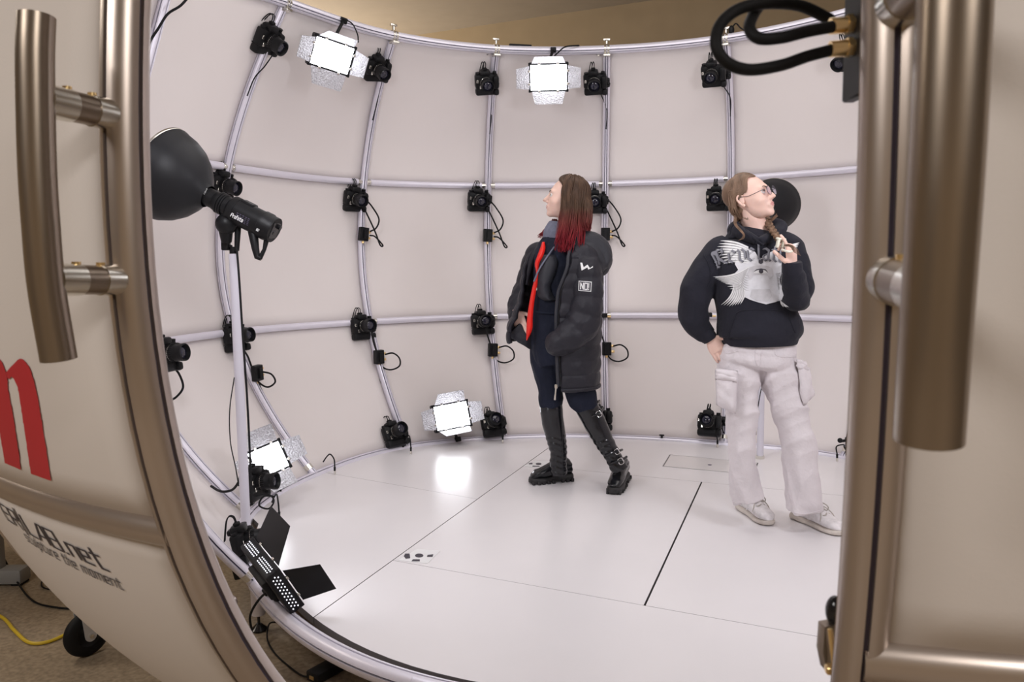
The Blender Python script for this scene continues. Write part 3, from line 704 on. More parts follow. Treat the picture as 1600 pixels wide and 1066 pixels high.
led(c, nrm([.45, -.86, .22]), nrm([-.12, 0, 1]), .24, .165, 'lit lamp panel standing on the base ring behind the glossy floor patch', anchor=an, ang=(45, 20, 68, 40))
an = bP(math.radians(-86), 0.02, -.02); c = at(419, 719, 4.2)
led(c, nrm([.68, -.62, .38]), nrm([-.62, .2, 1]), .18, .14, 'lit lamp panel in the lower left corner behind the stand pole', anchor=an, ang=(30, 25, 30, 40))
# near unlit-side panel
c = at(432, 893, 2.98)
R_ = basis(nrm([.80, .50, .33]), nrm([-.9, .35, 1]))
ex = nrm(at(470, 948, 2.75) - at(392, 852, 3.15)); fw = nrm([.62, .60, .50]); fw = nrm(fw - ex * (fw @ ex)); up = np.cross(ex, fw)
t0 = led(c, fw, up, .25, .165, 'black lamp panel seen from behind with two black barn doors, lower left', group=None, lv=(1, 1, 0, 0), leaf=('blackmatte', 'blackmatte', 'foil', 'foil'), ang=(50, 50, 40, 40), ls=.14, holes=True, anchor=bP(math.radians(-133), 0.0, 0) + np.array([0, 0, .03]))
# ------------------------------------------------------------------ strobes on poles
def strobe(head_c, axis, label, plabel, scale=1.0, full=True, base=None, ptop=None, logo=True, up=(0, 0, 1)):
    t = thing('studio_flash', label, 'flash'); R = basis(axis, up); t.matrix_world = m4(R, head_c)
    s = scale
    prof = [(.040, .055), (.050, .070), (.078, .088), (.112, .118), (.140, .155), (.158, .195), (.167, .235), (.1695, .240), (.1695, .250), (.165, .250), (.160, .235), (.150, .195), (.133, .158), (.106, .124), (.072, .094), (.04, .078), (.001, .074)]
    mb = MB(); mb.lathe([(a * s, b_ * s) for a, b_ in prof], n=64, cap=False); mb.build('reflector_dish', 'blackmatte', t, angle=30)
    mb = MB(); mb.lathe([(a * s, b_ * s) for a, b_ in ((.1700, .243), (.1715, .245), (.1715, .252), (.166, .252), (.160, .236), (.15, .200), (.158, .234), (.164, .249))], n=64, cap=False); mb.build('silver_rim', 'steel', t)
    mb = MB(); mb.lathe([(.039, .070), (.039, .03), (.041, .028), (.043, .012), (.047, .010), (.047, .002), (.043, .0), (.047, -.002), (.047, -.010), (.043, -.012), (.047, -.014), (.047, -.020), (.042, -.022), (.042, -.045)], n=36, cap=False); mb.build('mount_collar', 'black', t)
    if not full: return R
    mb = MB(); mb.lathe([(.042, -.040), (.056, -.052), (.058, -.055), (.058, -.080), (.055, -.082), (.055, -.200), (.059, -.202), (.059, -.232), (.055, -.240), (.055, -.262), (.001, -.262)], n=36, cap=False)
    mb.box((0, -.115, .052), (.05, .06, .014), .004); mb.build('flash_head', 'black', t)
    mb = MB()
    for i in range(3):
        for j in range(5): mb.box((.0, -.095 - j * .011, 0), (.0, .0, .0)) if 0 else None
    mb = MB(); 
    for i in range(4):
        for j in range(5):
            a = math.radians(200 - i * 9 - 30); mb.box((.0495 * math.cos(a), -.090 - j * .011, .0495 * math.sin(a)), (.006, .007, .0035), 0)
    # slots on the side that faces the room
    side = R.T @ (-CW); sa = math.atan2(side[2], side[0]); mb = MB()
    for i in range(5):
        for j in range(5):
            a = sa + (i - 2) * .13 + .35; rr = np.array([math.cos(a), 0, math.sin(a)]); Rm = np.stack([rr, [0, 1, 0], np.cross(rr, [0, 1, 0])], 1); mb.box(rr * .0548 + np.array([0, -.110 - j * .0135, 0]), (.0015, .008, .0032), 0, Rm)
    mb.build('cooling_slots', 'slot', t)['kind'] = 'stuff'
    mb = MB(); mb.box((0, -.262, -.002), (.066, .006, .074), .004); mb.box((0, -.264, -.01), (.03, .006, .02), .002); mb.lathe([(.010, -.264), (.010, -.276), (.001, -.276)], o=(.015, 0, .018), n=14); mb.build('control_panel', 'blackgloss', t)
    return R
ax = nrm(CR * -.88 + np.array([0, 0, .45]) + np.array(CW) * .14)
hc = at(346, 318, 3.42)
R = strobe(hc, ax, 'black studio flash with a large bell reflector on the tall white pole, left', '', 1.2)
SF = [o for o in COL.objects if o.name.startswith('studio_flash')][0]
# grip handle, bracket, lettering in the flash's frame
dn = R.T @ np.array([0, 0, -1.0])
def loc(px, py, d): return R.T @ (at(px, py, d) - hc)
mb = MB(); a = loc(400, 378, 3.40); b_ = loc(403, 404, 3.40); c1 = loc(428, 356, 3.40); c2 = loc(410, 401, 3.40)
mb.tube([loc(392, 345, 3.42), loc(396, 368, 3.40), loc(399, 388, 3.40), loc(402, 402, 3.40), loc(408, 404, 3.40)], [.022, .020, .016, .013, .010], 12); mb.tube([loc(406, 404, 3.40), loc(413, 390, 3.40), loc(417, 372, 3.40)], [.010, .008, .012], 12)
mb.build('grip_handle', 'black', SF)
mb = MB(); mb.ell(loc(354, 350, 3.42), (.050, .045, .045), n=20, m=12); mb.tube([loc(362, 335, 3.42), loc(352, 354, 3.42), loc(354, 378, 3.45)], [.04, .034, .022], 16); mb.box(loc(353, 384, 3.46), (.032, .032, .040), .005, R.T); mb.tube([loc(353, 384, 3.46), loc(362, 385, 3.45)], .006, 8); mb.build('tilt_bracket', 'black', SF)
mb = MB(); mb.tube([loc(372, 350, 3.44), loc(370, 392, 3.44)], [.014, .010], 12); mb.build('power_plug', 'rubber', SF)
def surf_text(s, o_pos, right, upv, h, m, parent, w=.9, italic=0.0, name='lettering', off=.0, frame=None):
    tp, W = text_polys_any(s, w); k = h / 6.0; mb = MB()
    for p in tp:
        P = [np.asarray(o_pos) + right * ((x + italic * y) * k) + upv * (y * k) for x, y in p]; mb.add(P, [list(range(len(P)))])
    return mb.build(name, m, parent, smooth=False, fix=False)
G.update({'P': ([[(0, 0), (0, 6), (3, 6), (3, 3), (0, 3)]], 3.6), 'f': ([[(0, 0), (0, 6), (1.8, 6)], [(0, 4), (1.6, 4)]], 2.4), 'a': ([[(0, 4), (2.2, 4), (2.2, 0), (0, 0), (0, 2), (2.2, 2)]], 3.1), '2': ([[(0, 6), (3, 6), (3, 3), (0, 3), (0, 0), (3, 0)]], 3.8),
          'N': ([[(0, 0), (0, 6), (3, 0), (3, 6)]], 4), 'O': ([[(0, 0), (0, 6), (3, 6), (3, 0), (0, 0)]], 4), '!': ([[(0, 6), (0, 2)], [(0, .6), (0, 0)]], 1.2), 'C': ([[(3, 0), (0, 0), (0, 6), (3, 6)]], 3.6), 'X': ([[(0, 0), (3, 6)], [(0, 6), (3, 0)]], 3.6), 'D': ([[(0, 0), (0, 6), (2.2, 6), (3, 5), (3, 1), (2.2, 0), (0, 0)]], 3.8)})
text_polys_any = text_polys
side = nrm(R.T @ (-CW)); side[1] = 0; side = nrm(side); yb = np.array([0, -1, 0]); tg = nrm(np.cross(side, yb)); 
if (R @ tg)[2] < 0: tg = -tg
rt = yb
surf_text('Profoto', side * .058 - tg * .030 + yb * .088, rt, tg, .015, 'white', SF, .9)
surf_text('B2', side * .0595 - tg * .034 + yb * .215, rt, tg, .009, 'white', SF, .9)
surf_text('Profoto', side * .0405 + tg * .002 + yb * (-.063) + tg * .0, tg * .75, -rt, .009, 'white', SF, .9)
# pole
def pole(px, py, d, ztop, zbot, r, label, clampc=True):
    p = at(px, py, d); t = thing('light_stand', label, 'light stand'); mb = MB(); mb.tube([(p[0], p[1], zbot), (p[0], p[1], ztop)], r, 20); mb.build('pole', 'paint', t)
    mb = MB(); mb.tube([(p[0], p[1], ztop), (p[0], p[1], ztop + .03)], r * .8, 16); mb.build('pole_spigot', 'black', t)
    mb = MB(); mb.tube([(p[0], p[1], zbot), (p[0], p[1], zbot + .02)], r * 1.3, 16); mb.build('pole_foot', 'steel', t); return p
pp = pole(365, 400, 3.47, 1.318, -.0, .0205, 'tall white pole at the left carrying the black studio flash')
cable([at(370, 388, 3.43), at(374, 440, 3.42), at(379, 520, 3.42), at(386, 620, 3.42), at(391, 720, 3.40), at(394, 790, 3.38)], .0048, 'thick black power cord hanging from the studio flash', 'cables at the stand pole')
cable([at(366, 590, 3.5), at(359, 640, 3.48), at(360, 690, 3.46), at(368, 730, 3.46), at(373, 760, 3.46)], .0025, 'thin black cord left of the white pole', 'cables at the stand pole')
# second flash behind the woman in glasses
dax = nrm(CR * .42 + np.array([0, 0, .18]) + np.array(CW) * .85 * np.array([1, 1, 0]))
hc2 = at(1199, 328, 5.05); R2 = strobe(hc2, dax, 'black bell reflector flash behind the head of the woman in glasses', '', full=True)
pole(1189, 640, 5.12, (hc2 - np.array([0, 0, .09]))[2], 0.0, .021, 'white light stand pole seen between the cargo trouser legs')
cable([at(1200, 560, 5.05), at(1190, 605, 5.05), at(1184, 640, 5.05), at(1181, 680, 5.0)], .003, 'thin black cord in front of the far pole')
# ------------------------------------------------------------------ near the doors: cable block, bottom bracket
t = thing('connector_block', 'black connector block with thick looped cables on the right door edge, top', 'connector block')
dN = 0.86
def NP(px, py, d=dN): return at(px, py, d)
Rn = basis(nrm([CW[0], CW[1], 0])); mb = MB(); mb.box(NP(1343, 45), (.014, .05, .145), .002, Rn); mb.box(NP(1352, 60), (.012, .035, .10), .002, Rn); mb.build('block_case', 'blackmatte', t)
for y in (38, 74):
    mb = MB(); mb.cyl(NP(1334, y), NP(1297, y + 3), .0085, n=18); mb.cyl(NP(1330, y), NP(1322, y), .0105, n=6); mb.build('brass_plug', 'brass', t)
TC = .0062
mb = MB(); mb.tube(cr_spline([NP(1300, 78), NP(1262, 88, .85), NP(1220, 102, .84), NP(1170, 109, .83), NP(1135, 97, .82), NP(1119, 70, .82), NP(1126, 38, .83), NP(1155, 14, .84), NP(1200, 5, .85), NP(1250, 9, .87), NP(1290, 27, .88), NP(1300, 34, .88)], 10), TC, 16); mb.build('thick_cable', 'rubber', t)
mb = MB(); mb.tube(cr_spline([NP(1300, 42, .85), NP(1262, 49, .84), NP(1220, 59, .83), NP(1186, 60, .83), NP(1171, 44, .84), NP(1178, 22, .86), NP(1192, 2, .88), NP(1215, -32, .9), NP(1260, -52, .9), NP(1320, -40, .88), NP(1340, -5, .87)], 10), TC, 16); mb.build('thick_cable', 'rubber', t)
t = thing('door_latch', 'small metal latch with black knob at the foot of the right door edge', 'latch')
mb = MB(); P = [NP(1289, 980, .92), NP(1306, 977, .92), NP(1311, 1030, .90), NP(1304, 1062, .9), NP(1292, 1050, .92), NP(1286, 1020, .92)]; mb.prism(P, nrm(CW) * .02); mb.build('latch_plate', 'handle', t)
mb = MB(); mb.tube([NP(1297, 983, .905), NP(1305, 1050, .905)], .003, 10); mb.box(NP(1298, 1046, .905), (.012, .012, .010), .002); mb.build('brass_edge', 'brass', t)
mb = MB(); mb.ell(NP(1305, 955, .93), (.011, .012, .018), n=18, m=12); mb.cyl(NP(1305, 955, .93), NP(1316, 985, .93), .008, n=12); mb.build('latch_knob', 'blackgloss', t)
# cable strap at the upper left
d = rib_info(2, 20)[1]; cable([at(300, -12, d - .05), at(283, 8, d - .06), at(262, 22, d - .06), at(247, 45, d - .06), at(236, 62, d - .05), at(226, 85, d - .04)], [.006, .012, .013, .006, .003, .003] and .006, 'black cable strap at the upper left rib, beside the door edge')
cable([at(268, 570, 4.2), at(280, 585, 4.2), at(286, 605, 4.2), at(276, 620, 4.2), at(262, 628, 4.2)], .006, 'curled black cable under the half-hidden camera at the left door')
cable([at(330, 760, 3.9), at(345, 768, 3.8), at(362, 766, 3.75), at(372, 755, 3.7), at(376, 745, 3.7)], .006, 'thick black cable bundle left of the stand pole, low')
cable([at(400, 775, 3.6), at(418, 772, 3.6), at(428, 782, 3.55), at(420, 795, 3.55), at(405, 790, 3.55), at(412, 776, 3.55), at(430, 776, 3.55)], .004, 'coiled black cable beneath the low camera by the pole')
cable([at(423, 920, 2.95), at(404, 938, 2.95), at(391, 962, 3.0), at(393, 985, 3.05)], .0045, 'black cable from the back of the near lamp down past the leg')
# floor level things at the left
pa = thing('power_adapter', 'black power adapter brick lying on the floor under the base ring', 'power adapter')
c = atz(512, 1046, FZ + .02); q = nrm(atz(540, 1028, FZ) - atz(485, 1058, FZ)); q[2] = 0; Rq = np.stack([q, [-q[1], q[0], 0], [0, 0, 1]], 1)
mb = MB(); mb.box(c, (.15, .065, .038), .006, Rq); mb.build('adapter_case', 'blackmatte', pa); mb = MB(); mb.box(c - q * .076, (.004, .022, .012), 0, Rq); mb.build('adapter_socket', 'brass', pa)
cable([atz(439, 973, FZ + .03), atz(421, 975, FZ + .05), atz(418, 1000, FZ + .01), atz(430, 1022, FZ + .005), atz(452, 1042, FZ + .005), atz(472, 1056, FZ + .01), c - q * .07], .0035, 'black lead running across the floor into the adapter brick')
cable([atz(0, 770, FZ + .1), atz(10, 800, FZ + .006), atz(0, 838, FZ + .006)], .004, 'short black cable by the grey table foot')
cable([atz(-40, 800, FZ + .3), atz(0, 862, FZ + .12), atz(24, 905, FZ + .03), atz(50, 938, FZ + .006), atz(85, 949, FZ + .006), atz(125, 951, FZ + .006), atz(170, 945, FZ + .006)], .0045, 'black cable from the table foot crossing the floor to the booth')
cable([atz(95, 918, FZ + .006), atz(78, 921, FZ + .006), atz(66, 917, FZ + .006), atz(66, 908, FZ + .006), atz(76, 906, FZ + .006), atz(90, 912, FZ + .006)], .0035, 'small loop of black cable on the floor above the yellow one')
o = cable([atz(-60, 940, FZ + .008), atz(0, 963, FZ + .008), atz(22, 985, FZ + .008), atz(45, 1004, FZ + .008), atz(75, 1003, FZ + .008), atz(108, 989, FZ + .008), atz(160, 965, FZ + .008), atz(200, 955, FZ + .008)], .007, 'yellow extension cord on the speckled floor by the wheel', None, m='yellow')
# caster wheel of the door
wc = atz(138, 1024, FZ); r_w = .088; wc = wc + np.array([0, 0, r_w]); t = thing('caster_wheel', 'black rubber caster wheel under the left booth door', 'wheel')
wax = nrm(CR * .80 - np.array([CW[0], CW[1], 0]) * .60); wax[2] = 0; Rw = basis(wax)
mb = MB(); mb.lathe([(.045, -.022), (.060, -.023), (.078, -.019), (.086, -.010), (.088, 0), (.086, .010), (.078, .019), (.060, .023), (.045, .022)], Rw, wc, 40, cap=False); mb.build('tyre', 'rubber', t)
mb = MB(); mb.lathe([(.001, -.014), (.040, -.016), (.046, -.021), (.046, .021), (.040, .016), (.001, .014)], Rw, wc, 30, cap=False); mb.build('wheel_hub', 'blackmatte', t)
mb = MB()
for s in (-1, 1):
    o_ = wc + wax * s * .031; side_ = np.cross(wax, (0, 0, 1)); L0 = [o_ + side_ * .022 * math.cos(a) + np.array([0, 0, .022 * math.sin(a)]) for a in np.linspace(PI, 2 * PI, 9)] + [o_ + side_ * .034 + np.array([0, 0, .125]), o_ - side_ * .034 + np.array([0, 0, .125])]
    mb.prism(L0, wax * s * .004)
mb.box(wc + np.array([0, 0, .128]), (.09, .09, .008), .002, Rw); mb.build('wheel_fork', 'zinc', t)
mb = MB(); mb.cyl(wc - wax * .042, wc + wax * .042, .008, n=12); mb.build('axle_bolt', 'steel', t)
mb = MB(); mb.tube([wc + np.array([0, 0, .13]), wc + np.array([0, 0, .26])], .02, 14); mb.build('caster_stem', 'alu', t)
# table foot at the far left
t = thing('table_leg', 'grey metal table leg with wide foot at the left edge', 'table'); b0 = atz(12, 912, FZ); q = CR.copy(); q[2] = 0; q = nrm(q); Rt = np.stack([q, [-q[1], q[0], 0], [0, 0, 1]], 1)
mb = MB(); mb.box(b0 + q * -.02 + np.array([0, 0, .045]), (.22, .09, .07), .01, Rt); mb.build('leg_foot', 'grey', t)
mb = MB(); mb.box(b0 + q * -.05 + np.array([0, 0, .40]), (.07, .05, .70), .006, Rt); mb.build('leg_column', 'grey', t)
mb = MB(); mb.box(b0 + q * .06 + np.array([0, 0, .006]), (.05, .07, .012), .003, Rt); mb.build('foot_pad', 'rubber', t)
mb = MB(); mb.box(b0 + q * -.75 + np.array([0, .0, .77]), (1.5, .8, .03), .004, Rt); mb.build('table_top', 'grey', t)
# things on the top ring
z3 = ZL[3]
c = bP(math.radians(-21), z3) + np.array([0, 0, .035]); mb = MB(); mb.box(c, (.16, .02, .012), .003, rotm('Z', math.radians(21))); tag(mb.build('cable_tie_bar', 'black'), 'short black bar lying on the top ring, middle left', 'bar')
c = bP(math.radians(24.5), z3) + np.array([0, 0, .03]); mb = MB(); mb.tube(cr_spline([c, c + [.01, 0, .04], c + [.03, 0, .06], c + [.06, 0, .03], c + [.1, -.02, .0]], 5), .005, 8); mb.ell(c + [0, 0, .02], (.02, .02, .03)); tag(mb.build('cable_clip', 'black'), 'black cable clip on the top ring above the thick looped cable', 'clip')
c = atz(1034, 682, .03); mb = MB(); mb.cyl(c - [0, 0, .01], c + [0, 0, .006], .008, n=12); mb.box(c + [0, 0, .008], (.035, .012, .010), .003); tag(mb.build('wing_screw', 'black'), 'tiny black wing screw on the base ring between the women', 'screw')
for k, (px, py) in enumerate(((935, 86), (762, 85))):
    c = at(px, py, rib_info(6 if k == 0 else 5, 90)[1]); mb = MB(); mb.cyl(c, c + [0, -.02, 0], .010, n=12); tag(mb.build('cable_eyelet', 'steel'), 'tiny steel eyelet on the fabric left of the %s rib top' % ('fourth' if k == 0 else 'third'), 'eyelet')
# handle sticker
c, az0, sg = DO['l']; hb = [o for o in COL.objects if o.name.startswith('door_handle')][0]
# ================================================================== PEOPLE
MT['skin'] = mat('skin', (0.80, 0.545, 0.455), 0.5, bump=0.02, bscale=180, var=0.06, vscale=14); MT['skin'].node_tree.nodes['Principled BSDF'].inputs['Subsurface Weight'].default_value = .12; MT['skin'].node_tree.nodes['Principled BSDF'].inputs['Subsurface Radius'].default_value = (.02, .008, .005)
MT['lips'] = mat('lips', (0.62, 0.29, 0.27), 0.45, var=.05)
MT['eyewhite'] = mat('eye_white', (0.75, 0.72, 0.70), 0.2, var=.02)
MT['iris'] = mat('iris', (0.10, 0.12, 0.12), 0.15, var=.2)
MT['brow'] = mat('eyebrow_hair', (0.13, 0.08, 0.055), 0.7)
MT['puffer'] = mat('black_puffer_nylon', (0.024, 0.023, 0.030), 0.5, bump=0.4, bscale=28, var=0.1, spec=.25)
MT['lining'] = mat('grey_coat_lining', (0.024, 0.025, 0.033), 0.6, bump=.2, bscale=40)
MT['navy'] = mat('navy_denim', (0.009, 0.012, 0.026), 0.75, bump=0.5, bscale=36, var=0.25, spec=.25)
MT['scarf'] = mat('grey_blue_scarf', (0.16, 0.17, 0.23), 0.9, bump=.4, bscale=60)
MT['tie'] = mat('bright_red_satin', (0.85, 0.02, 0.012), 0.4, bump=.1, bscale=20)
MT['leather'] = mat('black_boot_leather', (0.007, 0.0075, 0.010), 0.20, bump=0.12, bscale=30, var=0.2)
MT['sole'] = mat('boot_sole_rubber', (0.018, 0.017, 0.018), 0.6, bump=.2, bscale=60)
MT['hoodie'] = mat('black_hoodie_fleece', (0.018, 0.018, 0.026), 0.9, bump=0.25, bscale=45, var=0.15, spec=.2, sheen=.06)
MT['cargo'] = mat('stone_cotton_twill', (0.74, 0.69, 0.71), 0.85, bump=0.7, bscale=26, var=0.05, vscale=10)
MT['sneaker'] = mat('scuffed_white_leather', (0.78, 0.75, 0.76), 0.5, bump=.25, bscale=60, var=0.12, vscale=40)
MT['midsole'] = mat('yellowed_midsole', (0.68, 0.62, 0.56), 0.6, var=.12, vscale=30)
MT['lace'] = mat('grey_laces', (0.50, 0.46, 0.42), 0.8)
MT['chrome'] = mat('chrome', (0.8, 0.8, 0.8), 0.12, 1.0)
MT['printw'] = mat('wing_print', (0.72, 0.72, 0.75), 0.7, var=.06, vscale=50)
MT['printg'] = mat('grey_letter_print', (0.20, 0.20, 0.23), 0.7, var=.06)
MT['prints'] = mat('pale_grey_print', (0.46, 0.45, 0.46), 0.7, var=.08, vscale=50)
MT['lens'] = mat('spectacle_lens', (0.75, 0.72, 0.95), 0.03, trans=0.93); MT['lens'].node_tree.nodes['Principled BSDF'].inputs['IOR'].default_value = 1.08
MT['wire'] = mat('spectacle_wire', (0.06, 0.05, 0.06), 0.3, .7)
MT['clipm'] = mat('ivory_hair_clip', (0.75, 0.73, 0.62), 0.35, var=.03)
def hairmat(name, ztop, zbot, ctop, cbot, streak):
    m = bpy.data.materials.new(name); m.use_nodes = True; nt = m.node_tree; b_ = nt.nodes['Principled BSDF']
    tc = nt.nodes.new('ShaderNodeNewGeometry'); sx = nt.nodes.new('ShaderNodeSeparateXYZ'); nt.links.new(tc.outputs['Position'], sx.inputs[0])
    no = nt.nodes.new('ShaderNodeTexNoise'); no.inputs['Scale'].default_value = 45; mp = nt.nodes.new('ShaderNodeMapping'); mp.inputs['Scale'].default_value = (1, 1, .12)
    nt.links.new(tc.outputs['Position'], mp.inputs[0]); nt.links.new(mp.outputs[0], no.inputs['Vector'])
    ad = nt.nodes.new('ShaderNodeMath'); ad.operation = 'MULTIPLY_ADD'; ad.inputs[1].default_value = .09; nt.links.new(no.outputs[0], ad.inputs[0]); nt.links.new(sx.outputs[2], ad.inputs[2])
    mr = nt.nodes.new('ShaderNodeMapRange'); mr.inputs[1].default_value = zbot; mr.inputs[2].default_value = ztop; nt.links.new(ad.outputs[0], mr.inputs[0])
    cr = nt.nodes.new('ShaderNodeValToRGB'); cr.color_ramp.elements[0].color = (*cbot, 1); cr.color_ramp.elements[1].color = (*ctop, 1); nt.links.new(mr.outputs[0], cr.inputs[0])
    mx = nt.nodes.new('ShaderNodeMix'); mx.data_type = 'RGBA'; mx.blend_type = 'MULTIPLY'; mx.inputs[0].default_value = streak
    c2 = nt.nodes.new('ShaderNodeValToRGB'); c2.color_ramp.elements[0].position = .35; c2.color_ramp.elements[1].position = .65; c2.color_ramp.elements[0].color = (.45, .45, .45, 1); c2.color_ramp.elements[1].color = (1, 1, 1, 1)
    nt.links.new(no.outputs[0], c2.inputs[0]); nt.links.new(cr.outputs[0], mx.inputs[6]); nt.links.new(c2.outputs[0], mx.inputs[7]); nt.links.new(mx.outputs[2], b_.inputs['Base Color'])
    b_.inputs['Roughness'].default_value = .5; b_.inputs['Specular IOR Level'].default_value = .25; return m

class Fig:
    def __init__(s, P0):
        s.P0 = np.array(P0, float); s.w = nrm([CW[0], CW[1], 0]); s.r = np.array([s.w[1], -s.w[0], 0]); s.u = np.array([0, 0, 1.0])
    def pt(s, px, py, dy=0.0):
        q = ray(px, py); t = ((s.P0 + s.w * dy - CAM) @ s.w) / (q @ s.w); return CAM + q * t
    def mpp(s, dy=0.0): return ((s.P0 + s.w * dy - CAM) @ s.w) / FPX
    def rings(s, rows, n=28, sub=5, sq=2.0, mod=None):
        # rows: (px, py, dy, half width px, half depth m)
        Q = np.array([[*s.pt(a, b_, c), rx * s.mpp(c), rd] for a, b_, c, rx, rd in rows]); Q = cr_spline(Q, sub)
        P = Q[:, :3]; T = np.gradient(P, axis=0); out = []; a = np.linspace(0, 2 * PI, n, endpoint=False)
        ca, sa = np.cos(a), np.sin(a); ca = np.sign(ca) * abs(ca) ** (2 / sq); sa = np.sign(sa) * abs(sa) ** (2 / sq)
        L = np.r_[0, np.cumsum(np.linalg.norm(np.diff(P, axis=0), axis=1))]
        for i in range(len(P)):
            t = nrm(T[i]); d = s.w - t * (s.w @ t)
            if np.linalg.norm(d) < .25: d = s.u - t * (s.u @ t)
            d = nrm(d); e = np.cross(d, t); k = mod(L[i], a) if mod else 1.0
            k = np.asarray(k) * np.ones(n)
            out.append(P[i] + (Q[i, 3] * ca * k)[:, None] * e + (Q[i, 4] * sa * k)[:, None] * d)
        return out
    def limb(s, mb, rows, **k): return mb.rings(s.rings(rows, **k))
def puff(step, amt, ph=0.0):
    return lambda L, a: 1 + amt * (abs(math.sin(PI * (L / step + ph))) ** .6 - .6) + .018 * np.sin(3 * a + L * 40) + .014 * np.sin(7 * a - L * 60)
def remesh(o, vox, smooth=4, disp=None, seed=0):
    m = o.modifiers.new('r', 'REMESH'); m.mode = 'VOXEL'; m.voxel_size = vox
    if smooth: q = o.modifiers.new('s', 'SMOOTH'); q.factor = .5; q.iterations = smooth
    dg = bpy.context.evaluated_depsgraph_get(); me = bpy.data.meshes.new_from_object(o.evaluated_get(dg)); o.modifiers.clear()
    mats = [x for x in o.data.materials]; o.data = me; me.materials.clear()
    for x in mats: me.materials.append(x)
    if disp:
        n = len(me.vertices); V = np.empty(n * 3); N = np.empty(n * 3); me.vertices.foreach_get('co', V); me.vertices.foreach_get('normal', N)
        V = V.reshape(-1, 3); N = N.reshape(-1, 3); V = V + N * disp(V)[:, None]; me.vertices.foreach_set('co', V.ravel()); me.update()
    me.polygons.foreach_set('use_smooth', [True] * len(me.polygons)); return o
def wrinkle(amp, k=22.0, seed=1, horiz=2.0):
    r_ = np.random.default_rng(seed); W = r_.normal(size=(7, 3)); W[:, 2] *= horiz; W = W / np.linalg.norm(W, axis=1, keepdims=True); ph = r_.uniform(0, 6.28, 7)
    def f(V):
        wv = np.stack([np.sin(V @ W[0] * k * .5 + ph[0]), np.sin(V @ W[1] * k * .5 + ph[1]), np.sin(V @ W[2] * k * .4 + ph[2])], 1) * .04
        U = V + wv; d = 0
        for j in range(3, 7):
            q = np.sin(U @ W[j] * k * (1 + .45 * (j - 3)) + ph[j]); d = d + (1 - abs(q) * 1.6) / (1 + .5 * (j - 3))
        return amp * d / 2.2
    return f
# ---- head from blended ellipsoids, meshed by casting rays from the centre
def smin(a, b_, k): h = np.clip(.5 + .5 * (b_ - a) / k, 0, 1); return b_ * (1 - h) + a * h - k * h * (1 - h)
def e_sdf(P, c, r):
    q = (P - np.array(c)) / np.array(r); k0 = np.linalg.norm(q, axis=1); k1 = np.linalg.norm(q / np.array(r), axis=1); return k0 * (k0 - 1) / (k1 + 1e-9)
def cap_sdf(P, a, b_, ra, rb):
    a, b_ = np.array(a), np.array(b_); ab = b_ - a; t = np.clip(((P - a) @ ab) / (ab @ ab), 0, 1); return np.linalg.norm(P - a - t[:, None] * ab, axis=1) - (ra + (rb - ra) * t)
def head_sdf(P, noselen=1.0):
    d = e_sdf(P, (0, -.018, .036), (.074, .097, .086))
    d = smin(d, e_sdf(P, (0, .030, -.010), (.060, .064, .082)), .03)
    d = smin(d, e_sdf(P, (0, .030, -.062), (.049, .052, .044)), .03)
    d = smin(d, e_sdf(P, (0, .074, -.095), (.020, .016, .015)), .025)
    for s in (-1, 1): d = smin(d, e_sdf(P, (s * .038, .060, -.028), (.022, .020, .020)), .025)
    d = smin(d, e_sdf(P, (0, .080, .024), (.046, .012, .010)), .018)
    for s in (-1, 1): d = -smin(-d, e_sdf(P, (s * .031, .098, .004), (.017, .013, .011)), .012)
    d = smin(d, cap_sdf(P, (0, .089, .010), (0, .111 * noselen, -.030), .0065, .0095), .011)
    for s in (-1, 1): d = smin(d, e_sdf(P, (s * .0105, .097, -.034), (.0075, .010, .007)), .006)
    d = smin(d, e_sdf(P, (0, .086, -.060), (.026, .010, .017)), .012)
    d = smin(d, e_sdf(P, (0, .0945, -.0555), (.020, .0070, .0046)), .004)
    d = smin(d, e_sdf(P, (0, .0930, -.0655), (.017, .0072, .0054)), .004)
    d = -smin(-d, e_sdf(P, (0, .1035, -.0605), (.022, .008, .0013)), .002)
    return d
